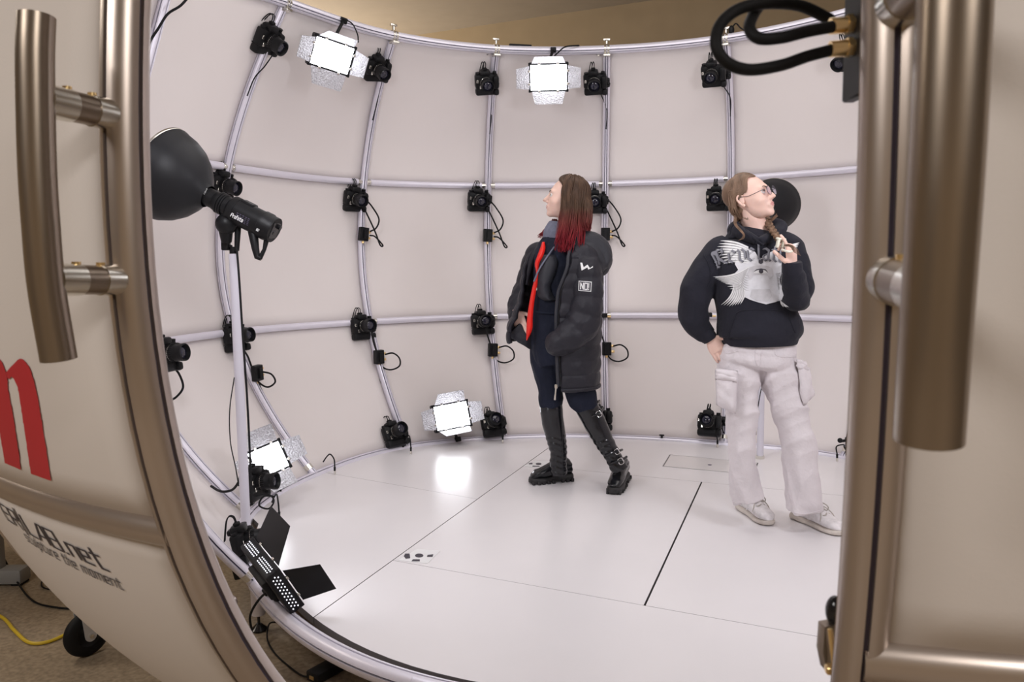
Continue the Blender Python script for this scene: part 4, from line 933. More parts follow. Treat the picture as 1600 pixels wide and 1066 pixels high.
def make_head(mb, R, o, s=1.0, nosel=1.0):
    # (R: columns right, forward, up ; o: origin between the ears)
    nu, nv = 150, 110; th = np.linspace(0, 2 * PI, nu, endpoint=False); 
    th = PI / 2 + (th - PI) - .55 * np.sin(th - PI) * 1.0      # denser towards the face
    ph = np.linspace(.0, PI, nv); D = np.array([[math.sin(p) * math.cos(t), math.sin(p) * math.sin(t), math.cos(p)] for p in ph[1:-1] for t in th] + [[0, 0, 1], [0, 0, -1]])
    c0 = np.array([0, .005, -.012]); lo = np.zeros(len(D)); hi = np.full(len(D), .2)
    for _ in range(22):
        mid = (lo + hi) / 2; ins = head_sdf(c0 + D * mid[:, None], nosel) < 0; lo = np.where(ins, mid, lo); hi = np.where(ins, hi, mid)
    V = c0 + D * lo[:, None]; F = []; M_ = []
    L = V
    for i in range(nv - 3):
        for k in range(nu): F.append([i * nu + k, (i + 1) * nu + k, (i + 1) * nu + (k + 1) % nu, i * nu + (k + 1) % nu])
    T, B = len(V) - 2, len(V) - 1
    for k in range(nu): F.append([T, k, (k + 1) % nu]); F.append([B, (nv - 3) * nu + (k + 1) % nu, (nv - 3) * nu + k])
    for f in F:
        c = L[f].mean(0); lip = abs(c[0]) < .0215 * (1 - .0) and c[1] > .083 and ((c[2] + .0605) / .0105) ** 2 + (c[0] / .0215) ** 2 < 1
        M_.append(1 if lip else 0)
    base = len(mb.f); mb.add(o + (V * s) @ R.T, F, 0); mb.m[base:] = M_
    # ears
    for sd in (-1, 1):
        pts = [(sd * .071, -.012, -.028), (sd * .076, -.020, -.012), (sd * .081, -.026, .006), (sd * .082, -.020, .020), (sd * .078, -.008, .024), (sd * .075, .000, .016), (sd * .073, .001, .004)]
        P = cr_spline(np.array(pts) * s, 5); mb.tube(o + P @ R.T, np.linspace(.0055, .0035, len(P)) * s, 10)
        mb.ell(o + (np.array([sd * .074, -.010, -.002]) * s) @ R.T, np.array([.0045, .013, .022]) * s, R); mb.ell(o + (np.array([sd * .073, -.008, -.028]) * s) @ R.T, np.array([.005, .007, .008]) * s, R)
def face_bits(parent, R, o, s, browm='brow', gaze=(0, 1, 0)):
    for sd in (-1, 1):
        c = np.array([sd * .031, .0795, .0035]); mb = MB(); mb.ell(o + (c * s) @ R.T, np.array([.0118] * 3) * s, n=20, m=14); E = mb.build('eye', 'eyewhite', parent)
        g_ = nrm(np.array(gaze)); mb = MB(); mb.lathe([(.0001, .0002), (.0056, -.0012), (.0058, -.0022)], basis(R @ g_), o + ((c + g_ * .0122) * s) @ R.T, 18, cap=False); mb.build('iris', 'iris', E)
        for up, rr in ((1, .0016), (-1, .0010)):
            P = []
            for t in np.linspace(-1, 1, 9):
                x = t * .0135; z = (.0052 if up > 0 else -.0048) * (1 - t * t) + .0008 * sd * t; y = math.sqrt(max(.0128 ** 2 - x * x * .72 - z * z, 1e-6))
                P.append(c + np.array([x, y, z]))
            mb = MB(); mb.tube(o + (np.array(P) * s) @ R.T, rr * s, 8); mb.build('eyelid', 'brow' if up > 0 else 'skin', parent)
            # lid skin
        P = [(sd * .012, .0965, .021), (sd * .022, .0955, .0250), (sd * .034, .0905, .0265), (sd * .046, .078, .0215)]
        mb = MB(); q = cr_spline(np.array(P) * s, 6); mb.tube(o + q @ R.T, np.linspace(.0028, .0012, len(q)) * s, 8); mb.build('eyebrow', browm, parent)
def hand(mb, wrist, d, n, side, s=1.0, curl=(.5, .6, .7, .8), thumb=.5, spread=.06):
    # d: wrist to knuckles, n: out of the back of the hand, side: towards the thumb
    d = nrm(d); n = nrm(n - d * (n @ d)); side = nrm(side - d * (side @ d) - n * (side @ n)); W = np.array(wrist)
    RG = []
    for t, w_, h_ in ((-.02, .024, .019), (0, .026, .019), (.02, .034, .018), (.045, .040, .016), (.07, .041, .014), (.086, .038, .011)):
        a = np.linspace(0, 2 * PI, 20, endpoint=False); RG.append(W + d * t * s + side * (np.cos(a) * w_ * s)[:, None] + n * (np.sin(a) * h_ * s)[:, None])
    mb.rings(RG)
    for k, (off, ln) in enumerate(((.028, .072), (.010, .079), (-.010, .074), (-.028, .058))):
        p = W + d * .078 * s + side * off * s; a = 0; P = [p - d * .02 * s, p]; c = curl[k]; dir0 = nrm(d + side * (off * spread / .028 * 1.0))
        for seg, f in ((.46, .7), (.30, 1.0), (.24, .8)):
            a += c * f; v = dir0 * math.cos(a) - n * math.sin(a); p = p + v * ln * seg * s; P.append(p)
        q = cr_spline(P, 5); mb.tube(q, np.linspace(.0092, .0070, len(q)) * s, 12); mb.ell(q[-1], (.0072 * s,) * 3, n=12, m=8)
    p = W + side * .026 * s + d * .018 * s; v1 = nrm(side * .85 + d * .6 - n * thumb * .5); v2 = nrm(side * .35 + d * .9 - n * thumb); v3 = nrm(d * .9 - n * thumb * 1.4)
    P = [p - side * .015 * s, p, p + v1 * .036 * s, p + v1 * .036 * s + v2 * .030 * s, p + v1 * .036 * s + v2 * .030 * s + v3 * .024 * s]
    q = cr_spline(P, 5); mb.tube(q, np.linspace(.0135, .0085, len(q)) * s, 12); mb.ell(q[-1], (.0086 * s,) * 3, n=12, m=8)
def join_mesh(dst, src):
    # append src mesh data to dst object as one mesh
    bm = bmesh.new(); bm.from_mesh(dst.data); bm.from_mesh(src.data); bm.to_mesh(dst.data); bm.free(); bpy.data.objects.remove(src)
    dst.data.polygons.foreach_set('use_smooth', [True] * len(dst.data.polygons))
def body_mesh(root, R, o, s, F, rows, hands, nosel=1.0):
    mb = MB(); make_head(mb, R, o, s, nosel); B = mb.build('body', ['skin', 'lips'], root, angle=80)
    mb = MB()
    for r_ in rows: F.limb(mb, r_)
    for h_ in hands: hand(mb, **h_)
    O = mb.build('tmp', ['skin'], None); remesh(O, .0032, 3); join_mesh(B, O); return B
def foot_frame(heel, toe):
    h_, t_ = np.array(heel), np.array(toe); d = t_ - h_; L = np.linalg.norm(d); y = d / L; x = np.array([y[1], -y[0], 0]); x = nrm(x); z = np.cross(x, y); return h_, L, np.stack([x, y, z], 1)
def shoe_loft(mb, h, R, L, rows, n=28, sq=2.4, mi=0):
    # rows: t (0 heel .. 1 toe), half width, z bottom, z top
    Q = cr_spline(np.array(rows, float), 4); RG = []; a = np.linspace(0, 2 * PI, n, endpoint=False); ca, sa = np.cos(a), np.sin(a)
    ca = np.sign(ca) * abs(ca) ** (2 / sq); sa = np.sign(sa) * abs(sa) ** (2 / sq)
    for t, w_, z0, z1 in Q:
        P = np.stack([w_ * ca, np.full(n, t * L), (z0 + z1) / 2 + (z1 - z0) / 2 * sa], 1); RG.append(h + P @ R.T)
    mb.rings(RG, mi=mi)
# =========================================================== woman in the black coat (left)
W1 = Fig([-.262, .423, 0]); wm = hairmat('brown_hair_with_red_ends', 1.60, 1.44, (.095, .052, .031), (.26, .014, .024), .8)
p1 = thing('person', 'woman in long black puffer coat, red tie and knee-high boots, red hair ends', 'person')
f1 = nrm(-W1.r * .985 + W1.w * .06 + W1.u * .20); R1 = basis(f1); o1 = W1.pt(885, 311, -.02)
hd = W1.pt(811, 497, .10)
h1 = dict(wrist=W1.pt(806, 489, .06), d=W1.pt(822, 528, -.02) - W1.pt(806, 489, .06), n=-W1.w - W1.r * .3, side=W1.r * 1.0, s=.95, curl=(.2, .2, .2, .2), thumb=.2)
h2 = dict(wrist=W1.pt(890, 528, -.15), d=-W1.r * .8 - W1.u * .5, n=-W1.w, side=W1.u, s=.55, curl=(.3, .3, .3, .3))
B1 = body_mesh(p1, R1, o1, 1.0, W1, [
    [(890, 325, -.01, 17, .062), (888, 345, -.01, 16, .058), (890, 360, .0, 17, .060), (890, 378, .0, 24, .09)],
    [(888, 374, .0, 20, .07), (884, 400, .0, 26, .09), (878, 440, 0, 26, .09), (872, 480, 0, 24, .085), (870, 530, 0, 24, .085)],
    [(845, 400, .12, 9, .03), (828, 440, .16, 8, .028), (812, 474, .13, 8, .028), (806, 492, .06, 7, .024)],
    [(912, 405, -.10, 12, .04), (916, 460, -.15, 11, .038), (908, 500, -.16, 10, .036), (884, 528, -.16, 8, .028)],
    [(868, 530, 0.02, 20, .07), (860, 600, .0, 14, .05), (864, 650, -.0, 11, .04), (871, 700, .0, 7, .028), (874, 730, 0, 7, .025)],
    [(885, 530, -.02, 20, .07), (905, 610, -.05, 14, .05), (925, 660, -.06, 10, .04), (950, 704, -.075, 7, .028), (963, 730, -.09, 6, .022)]], [h1, h2], 1.04)
face_bits(B1, R1, o1, 1.0)
# overalls / trousers
mb = MB()
W1.limb(mb, [(886, 382, 0, 34, .10), (876, 400, -.005, 40, .125), (870, 440, -.01, 37, .125), (866, 480, -.005, 34, .115), (866, 515, 0, 36, .13), (868, 545, 0, 38, .14), (872, 565, 0, 34, .12)], sq=2.2)
W1.limb(mb, [(858, 535, .02, 29, .10), (855, 560, .02, 27, .095), (856, 590, .01, 21, .078), (860, 612, .0, 19, .07), (861, 626, .0, 20.5, .075), (864, 636, .0, 17, .06)])
W1.limb(mb, [(880, 535, -.03, 28, .10), (892, 575, -.04, 25, .085), (902, 600, -.05, 23, .080), (908, 618, -.055, 24, .080), (915, 632, -.055, 21, .072), (921, 642, -.055, 15, .055)])
o = mb.build('overalls', 'navy', p1); remesh(o, .0055, 3, wrinkle(.0042, 30, 3))
# waistband + pocket edge of the overalls
mb = MB(); P = [W1.pt(x, y, -.138 + .0011 * abs(x - 862)) for x, y in ((835, 487), (848, 489), (862, 490), (876, 489))]; mb.tube(P, .004, 8); mb.build('waistband_seam', 'navy', p1)
mb = MB(); mb.ell(W1.pt(846, 443, -.137), (.009, .005, .009), n=14, m=8); mb.build('button', 'blackgloss', p1)
mb = MB(); mb.box(W1.pt(838.5, 452, -.137), (.008, .004, .014), .001); mb.build('silver_tab', 'steel', p1)
# scarf at the neck
mb = MB(); W1.limb(mb, [(872, 350, .0, 15, .062), (870, 358, -.005, 18, .075), (870, 367, -.005, 22, .09), (874, 378, .0, 28, .10)], n=30); o = mb.build('neck_scarf', 'scarf', p1); remesh(o, .005, 3, wrinkle(.004, 60, 5))
# tie
Tp = [(849, 378, 2.0, -.10), (848, 388, 4, -.125), (844, 400, 4.6, -.138), (839, 413, 3.4, -.142), (840, 428, 2.5, -.142), (836, 446, 3.5, -.142), (831, 472, 3.8, -.142), (828, 497, 4.4, -.146), (827, 515, 4.6, -.15), (823, 532, .8, -.152)]
mb = MB(); Lf = [W1.pt(x - w_, y, d + .012) for x, y, w_, d in Tp]; Cf = [W1.pt(x, y, d) for x, y, w_, d in Tp]; Rf = [W1.pt(x + w_, y, d + .004) for x, y, w_, d in Tp]
Gd = np.stack([cr_spline(Lf, 4), cr_spline(Cf, 4), cr_spline(Rf, 4)], 1); mb.grid(Gd); o = mb.build('red_tie', 'tie', p1, fix=False); q = o.modifiers.new('t', 'SOLIDIFY'); q.thickness = .006
# vest lapel in front of the overalls
mb = MB(); rows = [(858, 398, 10, -.140), (858, 412, 14, -.150), (854, 430, 13, -.152), (850, 448, 10, -.150), (852, 462, 12, -.146), (860, 470, 10, -.142)]
Gd = np.stack([cr_spline([W1.pt(x - w_, y, d + .01) for x, y, w_, d in rows], 4), cr_spline([W1.pt(x, y, d - .004) for x, y, w_, d in rows], 4), cr_spline([W1.pt(x + w_, y, d + .01) for x, y, w_, d in rows], 4)], 1)
mb.grid(Gd); o = mb.build('vest_lapel', 'lining', p1, fix=False); q = o.modifiers.new('t', 'SOLIDIFY'); q.thickness = .008
mb = MB(); mb.tube(cr_spline([W1.pt(866, 386, -.13), W1.pt(856, 400, -.15), W1.pt(843, 420, -.155), (W1.pt(834, 440, -.145))], 6), .0045, 8); mb.build('jacket_piping', 'scarf', p1)
# ---- coat: open shell with horizontal quilting
def shell(rows, th, nz=70, na=60, step=.078, amt=.05, seed=0):
    Q = cr_spline(np.array(rows, float), 12); G_ = []; zacc = 0; last = None
    for r_ in Q:
        px, py, dy, rx, ry, t0, t1 = r_; c = W1.pt(px, py, dy); m_ = W1.mpp(dy)
        if last is not None: zacc += np.linalg.norm(c - last)
        last = c; k = 1 + amt * (abs(math.sin(PI * zacc / step)) ** .55 - .6); a = np.radians(np.linspace(t0, t1, na))
        k = k + .010 * np.sin(5 * a + zacc * 30) + .008 * np.sin(11 * a - zacc * 50)
        G_.append(c + (rx * m_ * np.cos(a) * k)[:, None] * W1.r - (ry * np.sin(a) * k)[:, None] * W1.w)
    return np.array(G_)
# near/back side: opening edge sweeps from the collar down to the zip
rows = [(899, 384, 0, 27, .13, 100, -95), (893, 396, 0, 44, .19, 96, -100), (890, 412, 0, 52, .215, 92, -105), (888, 440, 0, 54, .215, 103, -105), (886, 470, 0, 55, .205, 106, -105), (885, 505, 0, 55, .20, 107, -100), (887, 540, 0, 52, .195, 108, -100), (889, 575, 0, 49, .19, 109, -95), (890, 604, -.0, 47, .185, 110, -92)]
mb = MB(); mb.grid(shell(rows, 0)); o = mb.build('coat_body', 'puffer', p1, fix=False); q = o.modifiers.new('t', 'SOLIDIFY'); q.thickness = .022; q.offset = -1
rows = [(885, 388, .02, 38, .15, 178, 262), (880, 404, .02, 52, .19, 176, 262), (874, 430, .02, 53, .19, 170, 262), (868, 462, .02, 52, .185, 164, 262), (862, 492, .02, 56, .18, 160, 262), (856, 515, .02, 60, .17, 160, 262), (856, 534, .02, 58, .15, 165, 262)]
mb = MB(); mb.grid(shell(rows, 0)); o = mb.build('coat_front_flap', 'puffer', p1, fix=False); q = o.modifiers.new('t', 'SOLIDIFY'); q.thickness = .020; q.offset = -1
# hem band and zip edge
a = np.radians(np.linspace(110, -92, 50)); c = W1.pt(890, 604, 0); m_ = W1.mpp(0)
mb = MB(); mb.tube(c + (46.5 * m_ * np.cos(a))[:, None] * W1.r - (.183 * np.sin(a))[:, None] * W1.w + np.array([0, 0, .008]), .011, 10); mb.build('coat_hem', 'puffer', p1)
ze = [(893, 384, -.16), (888, 400, -.205), (886, 418, -.222), (878, 440, -.215), (872, 458, -.205), (869, 490, -.200), (869, 520, -.196), (870, 560, -.19), (872, 604, -.178)]
mb = MB(); mb.tube(cr_spline([W1.pt(*p) for p in ze], 8), .009, 10); mb.build('zip_placket', 'lining', p1)
mb = MB(); mb.tube(cr_spline([W1.pt(x + 4, y, d + .0) for x, y, d in ze[3:]], 8), .004, 8); mb.build('zip_teeth', 'blackgloss', p1)
mb = MB(); z0 = W1.pt(869, 604, -.182); mb.box(z0, (.016, .008, .022), .002); mb.tube([z0, W1.pt(868, 614, -.185), W1.pt(867, 625, -.183)], [.005, .004, .006], 10); mb.build('zip_pull', 'steel', p1)
# sleeves
mb = MB(); W1.limb(mb, [(899, 389, -.10, 16, .07), (910, 402, -.12, 23, .085), (916, 425, -.15, 24, .085), (917, 455, -.17, 24.5, .085), (915, 485, -.18, 26, .088), (908, 507, -.19, 27, .088), (893, 523, -.20, 25, .082), (876, 534, -.20, 22, .075), (862, 541, -.19, 17, .06), (855, 544, -.185, 10, .04)], n=40, sub=9, mod=puff(.095, .11))
o = mb.build('sleeve', 'puffer', p1); remesh(o, .006, 2, wrinkle(.0035, 34, 9))
mb = MB(); W1.limb(mb, [(850, 388, .10, 14, .06), (838, 402, .14, 19, .075), (830, 428, .17, 19, .075), (823, 452, .17, 20, .075), (814, 472, .14, 19, .07), (808, 485, .11, 16, .058), (806, 492, .085, 12, .045)], n=36, sub=9, mod=puff(.085, .11))
o = mb.build('sleeve', 'puffer', p1); remesh(o, .006, 2, wrinkle(.003, 34, 11))
mb = MB(); W1.limb(mb, [(806, 489, .09, 12, .042), (805, 495, .075, 11, .040), (805, 499, .07, 10.5, .036)]); mb.build('sleeve_cuff', 'puffer', p1)
# collar and hood lying on the back
mb = MB(); W1.limb(mb, [(893, 384, -.12, 9, .035), (903, 376, -.11, 13, .05), (917, 376, -.08, 16, .07), (931, 387, -.03, 20, .11), (939, 402, .0, 17, .13), (941, 418, .01, 12, .11), (936, 428, .0, 7, .06)], n=30, sub=7)
W1.limb(mb, [(890, 392, -.13, 8, .035), (903, 387, -.13, 12, .04), (920, 392, -.12, 13, .05), (933, 404, -.09, 12, .06), (938, 420, -.06, 8, .05)], n=24, sub=6)
o = mb.build('coat_hood', 'lining', p1); remesh(o, .006, 3, wrinkle(.003, 40, 12))
mb = MB(); W1.limb(mb, [(843, 388, .02, 5, .03), (833, 402, .02, 6, .035), (827, 420, .02, 5, .03), (822, 445, .02, 4, .025)]); o = mb.build('coat_collar', 'puffer', p1)
# flap tip by the pocketed hand
mb = MB(); P = [W1.pt(798, 518, -.02), W1.pt(793, 527, -.03), W1.pt(803, 531, -.03), W1.pt(822, 543, -.02), W1.pt(838, 552, .0), W1.pt(838, 530, .02), W1.pt(812, 505, .0)]; mb.prism(P, W1.w * .03); o = mb.build('coat_flap_tip', 'puffer', p1); remesh(o, .006, 3, wrinkle(.003, 40, 2))
# sleeve marks, laid on the near sleeve
sl = [o for o in p1.children if o.name.startswith('sleeve')][0]
def surf_hit(objs, F, px, py, dmin=-.5, off=.0015):
    best = None
    for ob, tree in objs:
        q = nrm(ray(px, py)); h_ = tree.ray_cast(Vector(CAM), Vector(q))
        if h_[0] is not None and (best is None or h_[3] < best[1]): best = (np.array(h_[0]) - q * 0 + np.array(h_[1]) * off * (1 if np.array(h_[1]) @ q < 0 else -1), h_[3])
    return None if best is None else best[0]
def tree_of(o):
    bm = bmesh.new(); bm.from_mesh(o.data); t = BVHTree.FromBMesh(bm); bm.free(); return (o, t)
def patch(polys, objs, F, name, m, parent, off=.002, sub=4.0, order=None):
    mb = MB(); fb = F.P0
    for poly in polys:
        bm = bmesh.new(); bm.faces.new([bm.verts.new((x, y, 0)) for x, y in poly]); bmesh.ops.triangulate(bm, faces=bm.faces[:])
        for k in range(3):
            ln = [e for e in bm.edges if e.calc_length() > sub]
            if ln: bmesh.ops.subdivide_edges(bm, edges=ln, cuts=1); bmesh.ops.triangulate(bm, faces=bm.faces[:])
        bm.verts.index_update(); V = []; ok = []
        for v in bm.verts:
            h_ = surf_hit(objs, F, v.co.x, v.co.y, off=off); ok.append(h_ is not None); V.append(h_ if h_ is not None else np.zeros(3))
        Fc = [[v.index for v in f.verts] for f in bm.faces if all(ok[v.index] for v in f.verts)]; bm.free()
        if Fc:
            used = sorted({i for f in Fc for i in f}); mp_ = {u: i for i, u in enumerate(used)}; mb.add(np.array(V)[used], [[mp_[i] for i in f] for f in Fc])
    return mb.build(name, m, parent, smooth=True, angle=180, fix=False) if mb.v else None
ST = [tree_of(sl)]
patch([[(907, 411), (910, 411), (912, 418), (909, 423)], [(909, 423), (912, 418), (916, 415), (918, 418)], [(916, 415), (918, 414), (922, 420), (919, 421.5)], [(919, 421.5), (922, 419), (926, 416), (926, 418.5)]], ST, W1, 'zigzag_mark', 'white', p1, .003)
patch([[(904.5, 439), (924.5, 440.5), (923.5, 456), (904, 454.5)]], ST, W1, 'word_patch', 'white', p1, .002)
patch([[(905.7, 440.2), (923.4, 441.6), (922.5, 454.8), (905.2, 453.5)]], ST, W1, 'word_patch_ground', 'ink', p1, .0032)
def quadmap(polys, W, H, q):
    out = []; q = [np.array(p, float) for p in q]
    for p in polys: out.append([tuple(q[0] * (1 - x / W) * (y / H) + q[1] * (x / W) * (y / H) + q[2] * (x / W) * (1 - y / H) + q[3] * (1 - x / W) * (1 - y / H)) for x, y in p])
    return out
tp, Wd = text_polys('NO!', .95); patch(quadmap([[(x, y + .0) for x, y in p] for p in tp], Wd, 6, [(907.3, 442.5), (921.5, 443.6), (921, 452.8), (907, 451.8)]), ST, W1, 'word_lettering', 'white', p1, .0044, 3)
# ---- boots
def boot(heel_px, toe_px, shaft, name_lab, topw, side=1, buckles=(), hl=1.0):
    h_ = atz(*heel_px, 0.0); t_ = atz(*toe_px, 0.0); hh, L, R = foot_frame(h_, t_)
    k = thing_part = None
    mb = MB(); shoe_loft(mb, hh, R, L, [(-.02, .020, .0, .042), (.02, .034, .0, .045), (.2, .037, .0, .046), (.42, .035, .008, .044), (.55, .040, .002, .040), (.75, .047, .0, .038), (.92, .040, .002, .040), (.99, .026, .006, .040), (1.01, .012, .012, .036)], sq=3.2)
    S = mb.build('boot_sole', 'sole', p1)
    mb = MB()
    for j in range(9):
        t = .03 + j * .115
        if .3 < t < .48: continue
        for sd in (-1, 1): mb.box(hh + R @ np.array([sd * (.036 if t < .4 else .042 * (1 - max(0, t - .85) * 2.0)), t * L, .010]), (.014, .018, .022), .003, R)
    mb.build('sole_lug', 'sole', S)['kind'] = 'stuff'
    mb = MB(); shoe_loft(mb, hh, R, L, [(.0, .022, .035, .09), (.04, .032, .035, .12), (.2, .038, .035, .145), (.36, .038, .035, .140), (.5, .039, .033, .115), (.66, .043, .032, .095), (.84, .041, .032, .080), (.94, .030, .034, .060), (.975, .016, .038, .052)])
    W1.limb(mb, shaft, n=32, sub=8, mod=lambda l, a: 1 + .006 * np.sin(l * 90 + 2 * np.sin(a)) * 1.0)
    o = mb.build('boot_leather', 'leather', p1); remesh(o, .005, 3, lambda V: np.where(V[:, 2] < .30, .0015 * np.sin(V[:, 2] * 190 + 2.2 * np.sin(V[:, 0] * 40)), .0007 * np.sin(V[:, 2] * 60)))
    return hh, L, R, o
boot((893, 750), (828, 756.5), [(874, 742, .0, 13, .042), (872, 722, .0, 13.5, .045), (873, 708, .0, 13.5, .047), (870, 690, .0, 15.5, .054), (864, 660, .0, 17.5, .060), (861, 635, 0, 18, .063), (860.5, 626, 0, 18.3, .064)], '', 18)
boot((976, 747), (958, 774), [(969, 735, -.09, 14, .045), (962, 722, -.085, 13.5, .045), (956, 710, -.08, 13.5, .047), (944, 690, -.07, 15.5, .054), (929, 660, -.06, 18, .060), (919, 641, -.055, 18.5, .062), (915, 633, -.055, 18.5, .062)], '', 18)
def buckle(px, py, dy, sz, ang, strap):
    c = W1.pt(px, py, dy); mb = MB(); Rb = np.stack([W1.r * math.cos(ang) + W1.u * math.sin(ang), W1.w, W1.u * math.cos(ang) - W1.r * math.sin(ang)], 1)
    a = np.linspace(0, 2 * PI, 20, endpoint=False); P = c + (np.stack([np.sign(np.cos(a)) * abs(np.cos(a)) ** .6 * sz, 0 * a, np.sign(np.sin(a)) * abs(np.sin(a)) ** .6 * sz * 1.25], 1)) @ Rb.T
    mb.tube(P, .0022, 8, closed=True); mb.tube([c - Rb[:, 0] * sz, c + Rb[:, 0] * sz * .9], .0018, 8); mb.build('buckle', 'chrome', p1)
    mb = MB(); mb.tube(cr_spline([W1.pt(*q) for q in strap], 6), .007, 8); mb.build('boot_strap', 'leather', p1)
buckle(936, 647, -.125, .013, .5, [(922, 652, -.10), (930, 649, -.125), (938, 645, -.115), (943, 638, -.06)])
buckle(964, 706, -.135, .012, .5, [(946, 712, -.12), (956, 708, -.135), (966, 705, -.13), (972, 703, -.09)])
buckle(970, 721, -.145, .014, .5, [(952, 726, -.12), (960, 723, -.14), (972, 719, -.14), (979, 714, -.10)])
mb = MB(); mb.tube(cr_spline([W1.pt(x, y, d) for x, y, d in ((878, 628, -.058), (878, 660, -.055), (879, 690, -.048), (878, 715, -.045))], 6), .0022, 6); mb.build('boot_zip', 'blackgloss', p1)
# ---- hair
def strands(name, m, parent, gen, N, r=.0030):
    mb = MB()
    for k in range(N):
        P = gen(k)
        if P is None: continue
        q = cr_spline(P, 4); rr = r * np.concatenate([np.linspace(.8, 1, len(q) // 2), np.linspace(1, .25, len(q) - len(q) // 2)]); mb.tube(q, rr, 5)
    return mb.build(name, m, parent, angle=180)
def scalp(phi, th, sc=1.0):
    # phi around from forward (+Y) towards her right(+X) ; th from the crown
    return np.array([.078 * math.sin(th) * math.sin(phi), -.018 + .100 * math.sin(th) * math.cos(phi), .036 + .094 * math.cos(th)]) * sc
def hair1(k):
    phi = math.radians(random.uniform(70, 300)); ph = math.degrees(phi)
    jit = random.uniform(-.006, .006); kk = 1 + random.uniform(-.03, .06)
    P = [scalp(phi * .55 + (PI if 0 else 0) * 0, .12 + .1 * random.random()) * 1.01]
    th0 = random.uniform(.2, .8)
    P = [scalp(phi, t_) * kk for t_ in (th0, .9, 1.25, 1.6) if t_ >= th0]
    if k % 4 == 0:      # fringe strands swept from the hairline to the side
        sd = 1 if random.random() < .6 else -1; f0 = random.uniform(2, 60); tgt = random.uniform(66, 84); g_ = lambda d_: math.radians(sd * d_) % (2 * PI)
        P = [scalp(g_(f0 * .8), .25) * kk, scalp(g_(f0), .60) * kk, scalp(g_(f0 * .65 + tgt * .35), random.uniform(.82, .98)) * kk, scalp(g_(f0 * .25 + tgt * .75), 1.18) * kk, scalp(g_(tgt), 1.6) * kk]; phi = g_(tgt); ph = math.degrees(phi)
    P = [o1 + R1 @ p for p in P]
    base = P[-1]; ln = random.uniform(.25, .325)
    near = (R1 @ np.array([math.sin(phi), 0, 0])) @ W1.w < -.25
    if 140 < ph < 230: ln *= .60
    out = nrm(np.array([*(base - o1)[:2], 0]))
    drift = W1.r * (-.040 if ph < 110 or ph > 250 else -.012)
    wv = random.uniform(0, 6)
    for t_ in (.25, .5, .75, 1.0):
        P.append(base + (-W1.w * .085 * t_ ** 1.6 if near else 0) + np.array([0, 0, -ln * t_]) + out * (.010 * math.sin(t_ * 2.2) + jit) + drift * t_ * t_ + W1.r * .004 * math.sin(wv + t_ * 5) + W1.w * .003 * math.cos(wv + t_ * 4))
    return P
MT['h1'] = wm
strands('hair', 'h1', p1, hair1, 760, .0042)
mb = MB(); C = []
for t_ in (.0, .35, .7, 1.0, 1.3, 1.6):
    C.append([o1 + R1 @ (scalp(math.radians(p_), t_) * 1.0) for p_ in np.linspace(78 if t_ > .9 else (40 if t_ > .6 else 0), 292 if t_ > .9 else (320 if t_ > .6 else 360), 40)])
for q_ in (.06, .13, .2): C.append([c - np.array([0, 0, q_]) for c in C[5]])
mb.grid(np.array(C)); o = mb.build('hair_cap', 'h1', p1, fix=False, angle=180)
# far side lock blown forward, red
def lock(k):
    y = random.uniform(0, 1); b0 = W1.pt(866 + random.uniform(-3, 6), 342 + 4 * y, .03 + random.uniform(-.02, .03))
    return [b0, W1.pt(858 + 2 * y, 352, .02), W1.pt(851 + random.uniform(-3, 3), 361, .0), W1.pt(843 + random.uniform(-4, 8), 367 + random.uniform(-2, 6), -.01)]
strands('hair_lock', 'h1', p1, lock, 46, .0032)
# =========================================================== woman in the hoodie (right)
W2 = Fig([.779, -.242, 0])
p2 = thing('person', 'woman in glasses, black printed hoodie, pale cargo trousers and white sneakers', 'person')
HS = .955; yw = math.radians(51); f2 = nrm(W2.r * math.sin(yw) - W2.w * math.cos(yw) + W2.u * .34); R2h = basis(f2)
R2h = R2h @ rotm('Y', math.radians(4))
o2 = W2.pt(1171, 311, .0)
hR = dict(wrist=W2.pt(1238, 416, -.27), d=W2.u * 1.0 - W2.r * .12 - W2.w * .05, n=-W2.w * .75 + W2.r * .65, side=-W2.r - W2.w * .4, s=.92, curl=(.25, 1.1, 1.2, 1.25), thumb=.7)
hL = dict(wrist=W2.pt(1110, 526, .03), d=W2.pt(1122, 552, .0) - W2.pt(1109, 526, .03), n=-W2.w - W2.r * .5, side=W2.r, s=.92, curl=(.25, .3, .3, .35), thumb=.3)
B2 = body_mesh(p2, R2h, o2, HS, W2, [
    [(1172, 322, .01, 17, .052), (1174, 340, .01, 17.5, .053), (1180, 355, .015, 20, .056), (1183, 370, .02, 28, .075), (1182, 382, .02, 48, .10)],
    [(1182, 378, .02, 48, .09), (1180, 410, .02, 52, .12), (1178, 450, .02, 46, .11), (1180, 490, .02, 42, .10), (1184, 530, .02, 46, .11), (1184, 560, .02, 50, .12)],
    [(1125, 390, .02, 16, .045), (1095, 440, .03, 14, .042), (1080, 480, .04, 13, .04), (1095, 505, .04, 11, .034), (1111, 527, .03, 8, .026)],
    [(1235, 385, -.02, 16, .045), (1247, 430, -.06, 14, .042), (1248, 468, -.10, 14, .04), (1242, 445, -.20, 12, .036), (1238, 418, -.27, 9, .026)],
    [(1158, 560, .02, 26, .08), (1157, 640, .0, 18, .06), (1160, 710, -.0, 12, .045), (1166, 775, .01, 7, .025)],
    [(1212, 560, .02, 26, .08), (1235, 650, .0, 18, .06), (1246, 720, -.02, 12, .045), (1254, 786, -.03, 7, .025)]], [hR, hL])
face_bits(B2, R2h, o2, HS, gaze=(.15, 1, .15))
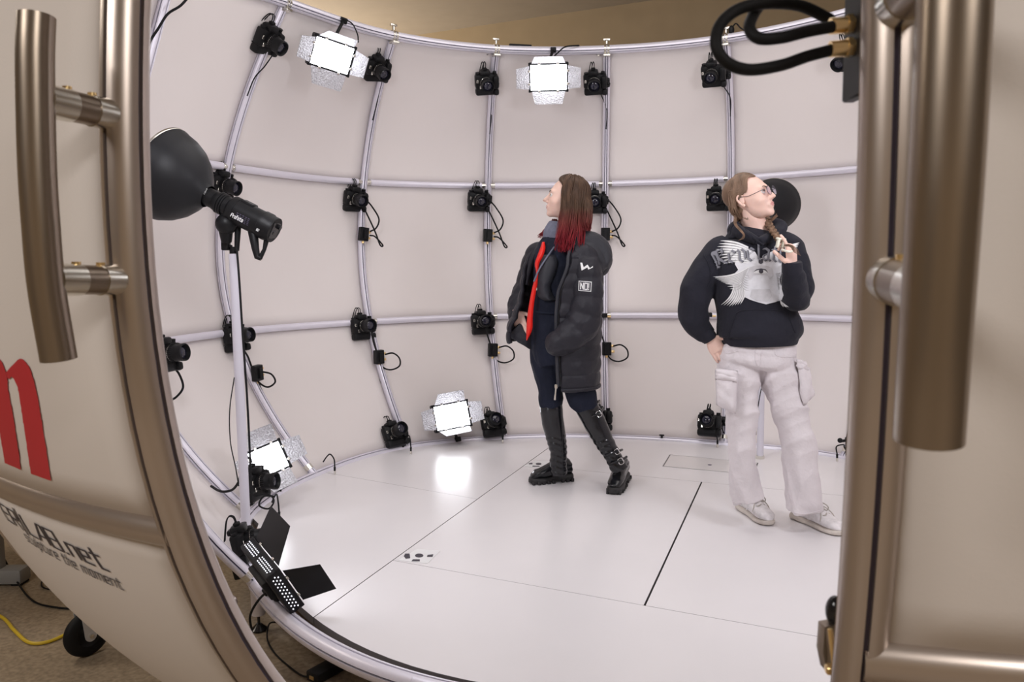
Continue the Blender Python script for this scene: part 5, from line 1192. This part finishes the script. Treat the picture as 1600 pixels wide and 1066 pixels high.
# hoodie
mb = MB()
W2.limb(mb, [(1182, 371, .02, 34, .08), (1181, 380, .02, 54, .11), (1180, 395, .015, 67, .145), (1179, 420, .01, 68, .158), (1177, 455, .01, 62, .155), (1179, 485, .01, 58, .150), (1184, 505, .01, 64, .160), (1187, 518, .01, 64, .158), (1187, 530, .01, 57, .145), (1187, 534, .01, 54, .138)], n=44, sq=2.25)
W2.limb(mb, [(1138, 381, .02, 18, .08), (1122, 395, .02, 22, .085), (1106, 418, .025, 24, .085), (1094, 441, .03, 25.5, .085), (1086, 465, .035, 24.5, .085), (1083, 488, .04, 23, .080), (1087, 506, .04, 22, .072), (1097, 518, .04, 17, .058), (1106, 526, .035, 12.5, .042)], n=36, sub=7, mod=lambda L, a: 1 + .03 * np.sin(L * 55 + 2 * np.sin(a)))
W2.limb(mb, [(1218, 376, .0, 17, .08), (1234, 388, -.02, 20, .085), (1241, 410, -.045, 22, .085), (1245, 435, -.07, 22.5, .085), (1247, 458, -.10, 21, .085), (1245, 472, -.13, 17, .07)], n=36, sub=7, mod=lambda L, a: 1 + .03 * np.sin(L * 60 + 2 * np.sin(a)))
W2.limb(mb, [(1246, 470, -.12, 16, .06), (1243, 464, -.16, 20, .062), (1242, 450, -.20, 20, .062), (1240, 435, -.235, 18, .055), (1238, 422, -.26, 15.5, .047), (1237.5, 413, -.272, 14.5, .042)], n=36, sub=7, mod=lambda L, a: 1 + .03 * np.sin(L * 80 + 3 * np.sin(a)))
o = mb.build('hoodie', 'hoodie', p2); remesh(o, .0055, 4, wrinkle(.0075, 17, 21, 1.5)); HO = o
mb = MB(); W2.limb(mb, [(1238, 424, -.262, 15.5, .047), (1237.5, 412, -.275, 15.2, .045), (1237.5, 409, -.277, 14, .040)]); mb.build('sleeve_cuff', 'hoodie', p2)
mb = MB(); W2.limb(mb, [(1100, 520, .037, 14, .046), (1107, 527, .034, 13, .042), (1110, 531, .033, 11.5, .036)]); mb.build('sleeve_cuff', 'hoodie', p2)
mb = MB(); W2.limb(mb, [(1187, 524, .01, 60, .150), (1187, 536, .01, 56.5, .142), (1187, 538, .01, 54, .135)], n=44, sq=2.25); mb.build('hem_band', 'hoodie', p2)
# kangaroo pocket seam lines, hood around the neck
HT = [tree_of(HO)]
def seam(pts, r, parent=p2, objs=None, F=W2, m='hoodie', name='seam', off=.001):
    P = [surf_hit(objs or HT, F, x, y, off=off) for x, y in cr_spline(np.array(pts, float), 8)]; P = [q for q in P if q is not None]
    if len(P) > 3: mb = MB(); mb.tube(np.array(P), r, 6); return mb.build(name, m, parent)
seam([(1138, 528), (1147, 500), (1157, 486), (1200, 484), (1226, 488), (1234, 500), (1242, 520)], .0022, name='pocket_seam'); seam([(1100, 398), (1108, 415), (1110, 436), (1104, 452)], .002, name='shoulder_seam')
mb = MB()
W2.limb(mb, [(1184, 378, -.125, 6, .026), (1171, 371, -.100, 8, .030), (1156, 363, -.05, 9.5, .036), (1148, 357, .03, 9.5, .04), (1157, 350, .09, 9, .04), (1180, 347, .11, 9, .04), (1203, 350, .09, 9.5, .04), (1217, 358, .02, 10, .045), (1211, 368, -.05, 10, .038), (1197, 374, -.095, 8, .030), (1184, 378, -.125, 6, .026)], n=24, sub=6)
W2.limb(mb, [(1181, 368, .04, 34, .07), (1180, 375, .03, 46, .095), (1180, 384, .02, 54, .11)], n=36)
W2.limb(mb, [(1182, 358, .11, 28, .05), (1182, 368, .13, 34, .06), (1182, 395, .15, 26, .05)], n=30)
o = mb.build('hood', 'hoodie', p2); remesh(o, .0055, 3, wrinkle(.0035, 26, 4))
# cut the neckline visually with the V overlap seam
mb = MB(); mb.tube(cr_spline([W2.pt(1164, 358, -.085), W2.pt(1173, 367, -.125), W2.pt(1183, 376, -.150), W2.pt(1193, 383, -.158)], 6), .004, 8); mb.build('hood_edge', 'hoodie', p2)
# trousers
mb = MB()
W2.limb(mb, [(1184, 524, .01, 50, .12), (1184, 540, .015, 56, .13), (1184, 556, .02, 59, .136), (1183, 568, .02, 58, .128), (1182, 574, .02, 46, .10)], n=40, sq=2.3)
W2.limb(mb, [(1158, 560, .03, 34, .11), (1155, 580, .025, 33.5, .105), (1156, 605, .02, 30, .098), (1159, 635, .01, 25, .088), (1160, 660, .0, 22.5, .08), (1158, 690, -.0, 20.5, .075), (1159, 720, .0, 19.5, .073), (1163, 750, .01, 21, .076), (1166, 768, .015, 24, .074), (1169, 780, .015, 25, .074)], n=36, sub=7, sq=2.2)
W2.limb(mb, [(1210, 560, .02, 33, .11), (1218, 585, .015, 31, .105), (1226, 615, .01, 29, .098), (1235, 645, .0, 27, .09), (1243, 675, -.01, 25.5, .085), (1249, 705, -.02, 25.5, .082), (1253, 740, -.03, 25.5, .082), (1256, 772, -.03, 27, .082), (1257, 796, -.03, 27.5, .080)], n=36, sub=7, sq=2.2)
o = mb.build('cargo_trousers', 'cargo', p2)
def dtr(V):
    w_ = wrinkle(.014, 21, 33, 1.3)(V); k = np.clip((V[:, 2] - .80) / .08, 0, 1) * .0025 * np.sin(V[:, 2] * 150 + 3 * np.sin(V[:, 0] * 9)); b_ = np.clip((.22 - V[:, 2]) / .2, 0, 1) * .004 * np.sin(V[:, 2] * 95 + 2.5 * np.sin(V[:, 0] * 14)); return w_ + k + b_
remesh(o, .0055, 3, dtr); TT = [tree_of(o)]
def tseam(pts, name='seam'): seam(pts, .0016, p2, TT, W2, 'cargo', name)
tseam([(1190, 542), (1189, 560), (1187, 576)], 'fly_seam'); tseam([(1210, 541), (1214, 556), (1243, 558)], 'front_pocket_seam'); tseam([(1130, 541), (1136, 552), (1155, 548)], 'front_pocket_seam')
tseam([(1180, 545), (1180, 562), (1184, 572)], 'fly_seam'); tseam([(1145, 784), (1170, 790), (1194, 783)], 'hem_seam'); tseam([(1232, 800), (1258, 803), (1284, 797)], 'hem_seam')
# cargo pockets
def pocket(quad, dys, thick, name='cargo_pocket'):
    P = [W2.pt(x, y, d) for (x, y), d in zip(quad, dys)]; n = nrm(np.cross(P[1] - P[0], P[3] - P[0])); n = n if n @ W2.w < 0 else -n
    G_ = []; 
    for v in np.linspace(0, 1, 12):
        row = []
        for u in np.linspace(0, 1, 10):
            q = (1 - v) * ((1 - u) * P[0] + u * P[1]) + v * ((1 - u) * P[3] + u * P[2]); b_ = (min(u, 1 - u, v, 1 - v) * 5); row.append(q + n * thick * (min(b_, 1) ** .5) + n * .003 * math.sin(9 * u + 7 * v) + n * .002 * math.sin(16 * v - 6 * u))
        G_.append(row)
    mb = MB(); mb.grid(np.array(G_)); back = np.array(G_) - n * .0; 
    o = mb.build(name, 'cargo', p2, fix=False, angle=180); so = o.modifiers.new('t', 'SOLIDIFY'); so.thickness = .012; so.offset = 0; return o
pocket([(1120, 586), (1151, 590), (1149, 646), (1121, 632)], [-.055, -.095, -.10, -.06], .020)
pocket([(1119, 577), (1152, 581), (1152, 596), (1119, 592)], [-.06, -.10, -.105, -.065], .018, 'pocket_flap')
pocket([(1245, 568), (1260, 574), (1268, 620), (1254, 634)], [-.075, -.03, -.03, -.075], .020)
pocket([(1244, 562), (1255, 566), (1259, 580), (1246, 576)], [-.082, -.045, -.045, -.08], .016, 'pocket_flap')
# sneakers
def sneaker(hp_, tp_):
    h_, t_ = atz(*hp_, 0.0), atz(*tp_, 0.0); hh, L, R = foot_frame(h_, t_)
    mb = MB(); shoe_loft(mb, hh, R, L, [(-.01, .018, .002, .030), (.02, .033, .0, .031), (.2, .036, .0, .030), (.45, .036, .0, .028), (.72, .048, .0, .027), (.9, .040, .001, .028), (.98, .022, .005, .029), (1.0, .010, .01, .026)], sq=3.0); S = mb.build('shoe_sole', 'midsole', p2)
    mb = MB(); shoe_loft(mb, hh, R, L, [(-.0, .016, .024, .070), (.03, .028, .022, .085), (.15, .035, .022, .100), (.3, .036, .022, .108), (.45, .039, .022, .104), (.6, .043, .022, .086), (.75, .0465, .022, .068), (.88, .040, .022, .058), (.96, .022, .024, .042), (.98, .010, .026, .036)], sq=2.3)
    U = mb.build('shoe_upper', 'sneaker', p2)
    mb = MB(); shoe_loft(mb, hh, R, L, [(.76, .0475, .024, .062), (.82, .0455, .024, .064), (.90, .039, .024, .058), (.965, .021, .025, .042), (.985, .010, .026, .035)], sq=2.3); mb.build('toe_cap', 'sneaker', U)
    for sd in (-1, 1):
        P = [hh + R @ np.array([sd * .035, .42 * L, .035]), hh + R @ np.array([sd * .038, .50 * L, .05]), hh + R @ np.array([sd * .022, .60 * L, .075]), hh + R @ np.array([sd * .017, .36 * L, .098])]; mb = MB(); mb.tube(cr_spline(P, 5), .0035, 6); mb.build('eyestay', 'sneaker', U)
    mb = MB()
    for j, t_ in enumerate((.46, .53, .60, .67)):
        z = .107 - (t_ - .46) * .16; P = [hh + R @ np.array([x, t_ * L + .008 * math.sin(x * 120), z + .006 - abs(x) * .22]) for x in np.linspace(-.024, .024, 7)]; mb.tube(np.array(P), .0032, 6)
    for sd in (-1, 1):
        P = [hh + R @ np.array(q) for q in ((0, .50 * L, .104), (sd * .02, .53 * L, .116), (sd * .040, .58 * L, .098), (sd * .038, .55 * L, .080), (sd * .012, .51 * L, .102))]; mb.tube(cr_spline(P, 6), .0028, 6)
        P = [hh + R @ np.array(q) for q in ((0, .50 * L, .104), (sd * .018, .60 * L, .100), (sd * .036, .68 * L, .075), (sd * .046, .70 * L, .05))]; mb.tube(cr_spline(P, 6), .0026, 6)
    mb.build('laces', 'lace', U)
sneaker((1157, 795), (1204, 823)); sneaker((1240, 809), (1317, 839))
# glasses
GX = thing('glasses', 'thin round wire glasses worn by the woman in the hoodie', 'glasses')
def HL(x, y, z): return o2 + R2h @ (np.array([x, y, z]) * HS)
for sd in (-1, 1):
    a = np.linspace(0, 2 * PI, 32, endpoint=False); cx = sd * .034; P = [HL(cx + .0235 * math.cos(t_), .112 - .006 * abs(math.cos(t_) * sd + 0) * 0 - .10 * (abs(cx + .0235 * math.cos(t_)) ** 2) * 9 * .35, -.001 + .0215 * math.sin(t_)) for t_ in a]
    mb = MB(); mb.tube(np.array(P), .0011, 8, closed=True); mb.build('lens_rim', 'wire', GX)
    mb = MB(); mb.add(np.array(P + [HL(cx, .1115 - .0011 * 9 * .1, -.001)]), [[i, (i + 1) % 32, 32] for i in range(32)]); mb.build('spectacle_lens', 'lens', GX)
    mb = MB(); mb.tube(cr_spline([HL(sd * .057, .102, .006), HL(sd * .068, .085, .007), HL(sd * .075, .03, .004), HL(sd * .080, -.008, .012), HL(sd * .078, -.024, .0)], 6), .0012, 8); mb.build('temple_arm', 'wire', GX)
mb = MB(); mb.tube(cr_spline([HL(-.011, .112, .004), HL(0, .116, .007), HL(.011, .112, .004)], 5), .0011, 8); mb.build('nose_bridge', 'wire', GX)
# hair drawn back from a side parting, two low braids
MT['h2'] = hairmat('ash_brown_hair', 1.70, 1.35, (.24, .155, .105), (.22, .13, .08), .7)
part = np.array([.022, .072, .098])   # parting start on the forehead, towards her left
def hair2(k):
    side = -1 if random.random() < .68 else 1
    t0 = random.uniform(0, 1)                # along the parting from forehead to crown
    p0 = np.array([.020 - .012 * t0, .074 - .10 * t0, .093 + .036 * math.sin(t0 * 2.2)])
    def surf(v, k_=1.0):
        c = np.array([0, -.018, .034]); d = v - c; q = np.array([.081, .101, .094]); s_ = 1 / math.sqrt(((d / q) ** 2).sum()); return c + d * s_ * k_
    kk = 1 + random.uniform(-.015, .03)
    nape = np.array([side * random.uniform(.030, .060), -.062 + random.uniform(-.01, .015), -.060 + random.uniform(-.02, .01)])
    P = [surf(p0, kk)]
    low = (1 - t0)
    mid = np.array([side * .085, .035 - .05 * t0 - .015 * random.random(), .060 - .02 * low + random.uniform(-.016, .02)]); P.append(surf(np.array([side * .052, p0[1] * .8 - .01, .095]), kk)); P.append(surf(mid, kk))
    P.append(surf(np.array([side * .088, -.035 - .03 * t0, .028 + random.uniform(-.035, .035)]), kk)); P.append(np.array([side * .070, -.060, -.030]) * [1, 1, 1] + rng.normal(0, .006, 3)); P.append(nape)
    return [o2 + R2h @ (p * HS) for p in P]
strands('hair', 'h2', p2, hair2, 700, .0034)
mb = MB(); mb.ell(o2 + R2h @ np.array([0, -.028, .042]), (.074, .086, .079), R2h, 40, 26); mb.ell(o2 + R2h @ np.array([0, -.055, -.01]), (.056, .048, .060), R2h, 30, 20); o = mb.build('hair_cap', 'h2', p2)
def hair2b(k):
    b0 = o2 + R2h @ np.array([-.055 + random.uniform(-.02, .02), -.062 + random.uniform(-.015, .01), -.045]); e = W2.pt(1153 + random.uniform(-8, 6), 352 + random.uniform(-8, 8), .02 + random.uniform(-.03, .04))
    return [b0, (b0 + e) / 2 + W2.r * random.uniform(-.012, .006), e]
strands('nape_hair', 'h2', p2, hair2b, 70, .003)
# loose strand at the left of the neck
strands('loose_strand', 'h2', p2, lambda k: [W2.pt(1147 + k, 335, -.02), W2.pt(1147 + k, 350, -.07), W2.pt(1155 + k, 360, -.12), W2.pt(1161 + k * .6, 367, -.14), W2.pt(1158 + k, 373, -.145), W2.pt(1153, 376, -.145)], 5, .0014)
strands('loose_strand', 'h2', p2, lambda k: [W2.pt(1160 + k * 2, 340, -.04), W2.pt(1167 + k, 343, -.06), W2.pt(1168, 339, -.06)], 3, .001)
# braid on the far side coming forward to the hand
bp_ = cr_spline([W2.pt(1195, 337, .06), W2.pt(1199, 346, .0), W2.pt(1203, 354, -.06), W2.pt(1209, 363, -.12), W2.pt(1215, 371, -.18), W2.pt(1219, 378, -.22)], 10); mb = MB()
for j in range(3):
    P = []
    for i, c in enumerate(bp_):
        a = i / len(bp_) * 2 * PI * 3.2 + j * 2 * PI / 3; P.append(c + W2.r * .010 * math.cos(a) + (W2.u * .35 - W2.w * .6) * .009 * math.sin(2 * a))
    mb.tube(np.array(P), np.linspace(.0095, .0065, len(P)), 10)
mb.build('braid', 'h2', p2)
strands('flyaway_hair', 'h2', p2, lambda k: [W2.pt(1197, 341 + k, .0), W2.pt(1204, 342 + k, -.02), W2.pt(1210 + k, 338, -.03), W2.pt(1214, 333 + k, -.03)], 6, .0016)
strands('braid_end', 'h2', p2, lambda k: [W2.pt(1222, 384, -.26), W2.pt(1232 + k * .5, 382 + k * .6, -.33), W2.pt(1240, 385 + k * 1.4, -.34), W2.pt(1247 + k * .7, 390 + k * 1.6, -.32)], 7, .0018)
cl = thing('hair_clip', 'ivory hair clip on the braid held in the raised hand', 'hair clip'); Rc = np.stack([W2.r, W2.w, W2.u], 1) @ rotm('Y', math.radians(12))
mb = MB()
for q in (-1, 1): mb.box(W2.pt(1220 + q * 4.4, 380, -.275), (.011, .022, .040), .003, Rc)
mb.box(W2.pt(1219, 373.5, -.275), (.034, .022, .008), .003, Rc); mb.build('clip_jaw', 'clipm', cl)
mb = MB(); mb.tube(cr_spline([W2.pt(1222, 390, -.30), W2.pt(1230, 393, -.345), W2.pt(1238, 393, -.345)], 5), .005, 8); mb.build('clip_arm', 'clipm', cl)
# ---- print on the hoodie
OB = HT
MT['printf'] = mat('soft_grey_print', (0.58, 0.57, 0.59), 0.7, var=.12, vscale=30)
def feather(p, q, w0, bend):
    p, q = np.array(p, float), np.array(q, float); d = q - p; n = np.array([-d[1], d[0]]) / np.linalg.norm(d); L_ = []; R_ = []
    for t_ in np.linspace(0, 1, 9):
        c = p + d * t_ + n * bend * math.sin(PI * t_); w_ = w0 * (1 - t_ ** 3) * (.75 + .35 * t_) * (1 if t_ < .97 else .4); L_.append(c + n * w_ / 2); R_.append(c - n * w_ / 2)
    return [tuple(x) for x in L_ + R_[::-1]]
def K(x, y): return (1080 + x / 7.615, 360 + y / 7.615)
body_poly = [K(*p) for p in ((560, 300), (640, 200), (760, 260), (800, 330), (850, 330), (920, 270), (1010, 230), (1060, 350), (1095, 450), (1080, 600), (1085, 700), (1105, 770), (1080, 830), (1030, 815), (1010, 850), (930, 870), (890, 880), (830, 865), (790, 855), (700, 825), (640, 795), (600, 820), (560, 740), (500, 650), (440, 640), (470, 560), (560, 470), (520, 400))]
patch([body_poly], OB, W2, 'print_ground', 'printw', p2, .0022, 5)
fg = [[feather(K(680, 210 + i * 22), K(290 + abs(i - 3) * 18, 130 + i * 34), 3.3, 3) for i in range(9)],
      [feather(K(690 - i * 8, 440 + i * 18), K(250 + i * 26, 550 + i * 14 + max(0, i - 6) * 18), 3.1, -5) for i in range(10)],
      [feather(K(520 + i * 12, 640), K(360 + i * 32, 905 - abs(i - 3) * 6), 3.2, -5) for i in range(8)],
      [feather(K(1060, 830), K(1095 + i * 24, 915 - i * 2), 3.0, 1) for i in range(4)], [feather(K(1110, 190 + i * 8), K(1285 - i * 8, 150 + i * 22), 4.0, 1) for i in range(4)]]
for q in fg: patch(q, OB, W2, 'wing_print', 'white', p2, .0032, 5)
sg = [[feather(K(670, 222 + i * 22), K(330 + abs(i - 3) * 18, 148 + i * 34), 1.3, 3) for i in range(8)],
      [feather(K(680 - i * 8, 452 + i * 18), K(300 + i * 26, 560 + i * 15 + max(0, i - 6) * 18), 1.4, -5) for i in range(9)],
      [feather(K(526 + i * 12, 640), K(385 + i * 32, 890 - abs(i - 3) * 6), 1.3, -5) for i in range(7)],
      [feather(K(1000 + i * 6, 520 + i * 14), K(1085 - i * 4, 470 + i * 50), 1.6, 2) for i in range(7)], [feather(K(620 - i * 4, 500 + i * 26), K(690, 540 + i * 30), 1.4, 2) for i in range(7)]]
for q in sg:
    o = patch(q, OB, W2, 'feather_shading', 'prints', p2, .0040, 5)
    if o: o['kind'] = 'stuff'
patch([[K(*p) for p in ((700, 440), (760, 420), (830, 415), (900, 425), (960, 450), (970, 540), (930, 580), (900, 540), (820, 525), (745, 530), (700, 590), (670, 520))], [K(*p) for p in ((720, 700), (930, 700), (960, 780), (900, 850), (780, 840), (700, 790))]], OB, W2, 'face_shading', 'printf', p2, .0038, 5)
patch([[K(*p) for p in ((740, 500), (770, 475), (825, 462), (880, 475), (912, 512), (870, 510), (825, 520), (780, 512))]], OB, W2, 'printed_eye', 'white', p2, .0048, 3)
patch([[K(735 + 0, 500), K(770, 468), K(825, 455), K(882, 468), K(915, 515), K(878, 480), K(825, 468), K(775, 480)]], OB, W2, 'printed_eyelid', 'ink', p2, .0056, 3)
patch([[K(827 + 27 * math.cos(t_), 490 + 27 * math.sin(t_)) for t_ in np.linspace(0, 2 * PI, 14, endpoint=False)]], OB, W2, 'printed_iris', 'ink', p2, .0056, 3)
patch([[K(*p) for p in ((800, 345), (850, 345), (850, 390), (825, 405), (800, 390))]], OB, W2, 'printed_notch', 'ink', p2, .0044, 4)
# blackletter word: broad-nib strokes
NIB = np.array([.5, .5])
BL = {'R': ([[(.6, 6.3), (.6, .4), (0, -.2)], [(.6, .4), (1.2, -.2)], [(-.6, 5.6), (.6, 6.4), (2.9, 6.2), (3.2, 4.6), (1.2, 3.3)], [(1.6, 3.4), (3.0, 1.0), (3.9, .1)], [(-.9, 3.0), (.2, 3.0)], [(-.9, 1.6), (.2, 1.8)], [(1.5, 6.2), (1.5, .8)]], 4.6),
      'e': ([[(0, 3.3), (0, .8), (.9, -.1), (2.0, .8)], [(0, 3.3), (.9, 4.1), (1.9, 3.3), (.2, 2.0)]], 2.7), 'v': ([[(-.2, 4.0), (.4, 3.4), (.4, .8), (1.3, -.1), (2.2, .9), (2.2, 3.2), (1.3, 4.1)]], 3.0),
      'l': ([[(0, 5.9), (.5, 5.4), (.5, .6), (1.2, 0)], [(.5, 5.4), (1.2, 6.0)]], 1.8), 'a': ([[(0, 3.8), (.8, 4.1), (1.7, 3.4), (1.7, .6), (2.4, 0)], [(1.6, 2.4), (.1, 1.6), (.1, .7), (.9, -.1), (1.7, .7)]], 2.8),
      't': ([[(.6, 5.2), (.6, .7), (1.4, 0)], [(-.2, 3.9), (1.6, 3.9)]], 2.0), 'i': ([[(-.2, 3.6), (.5, 4.1), (.5, .6), (1.2, 0)], [(.2, 5.2), (.8, 5.7)]], 1.8)}
def nibpoly(a, b_, k):
    a, b_ = np.array(a), np.array(b_); n = NIB * k; return [tuple(a - n), tuple(b_ - n), tuple(b_ + n), tuple(a + n)] if abs(np.cross(b_ - a, n)) > 1e-3 else None
word = []; x0 = 0; adv = []
for ch in 'Revelati': adv.append(x0); x0 += BL[ch][1]
# arc of the word: baseline control points in picture units
base = cr_spline(np.array([K(310, 460), K(370, 420), K(470, 385), K(590, 372), (K(700, 355)), K(800, 352), K(900, 358), K(1000, 372), K(1065, 382)]), 12)
bl = np.r_[0, np.cumsum(np.linalg.norm(np.diff(base, axis=0), axis=1))]
kx = bl[-1] / (x0 - .6); dark = []
for ch, x_ in zip('Revelati', adv):
    hs = {'R': 24.5 / 6.3, 'l': 26 / 6.0}.get(ch, 20 / 4.2 * .92)
    for st in BL[ch][0]:
        for a_, b_ in zip(st[:-1], st[1:]):
            for dx, dy, L_ in ((0, 0, word), (.22, -.22, dark)):
                pl = nibpoly(a_, b_, .50)
                if pl is None: pl = [(a_[0] - .25, a_[1] - .25), (b_[0] + .25, b_[1] - .25), (b_[0] + .25, b_[1] + .25), (a_[0] - .25, a_[1] + .25)]
                out = []
                for (u, v) in pl:
                    s_ = (x_ + u + dx) * kx; bx = np.interp(s_, bl, base[:, 0]); by = np.interp(s_, bl, base[:, 1]); 
                    ta = math.atan2(np.interp(s_ + 1, bl, base[:, 1]) - np.interp(s_ - 1, bl, base[:, 1]), np.interp(s_ + 1, bl, base[:, 0]) - np.interp(s_ - 1, bl, base[:, 0])) * .7; hh = (v + dy) * hs
                    out.append((bx + math.sin(ta) * hh, by - math.cos(ta) * hh))
                L_.append(out)
MT['printd'] = mat('dark_letter_edge', (0.07, 0.07, 0.085), 0.7)
patch(dark, OB, W2, 'word_shadow_print', 'printd', p2, .0060, 4); patch(word, OB, W2, 'word_print', 'printg', p2, .0070, 4)
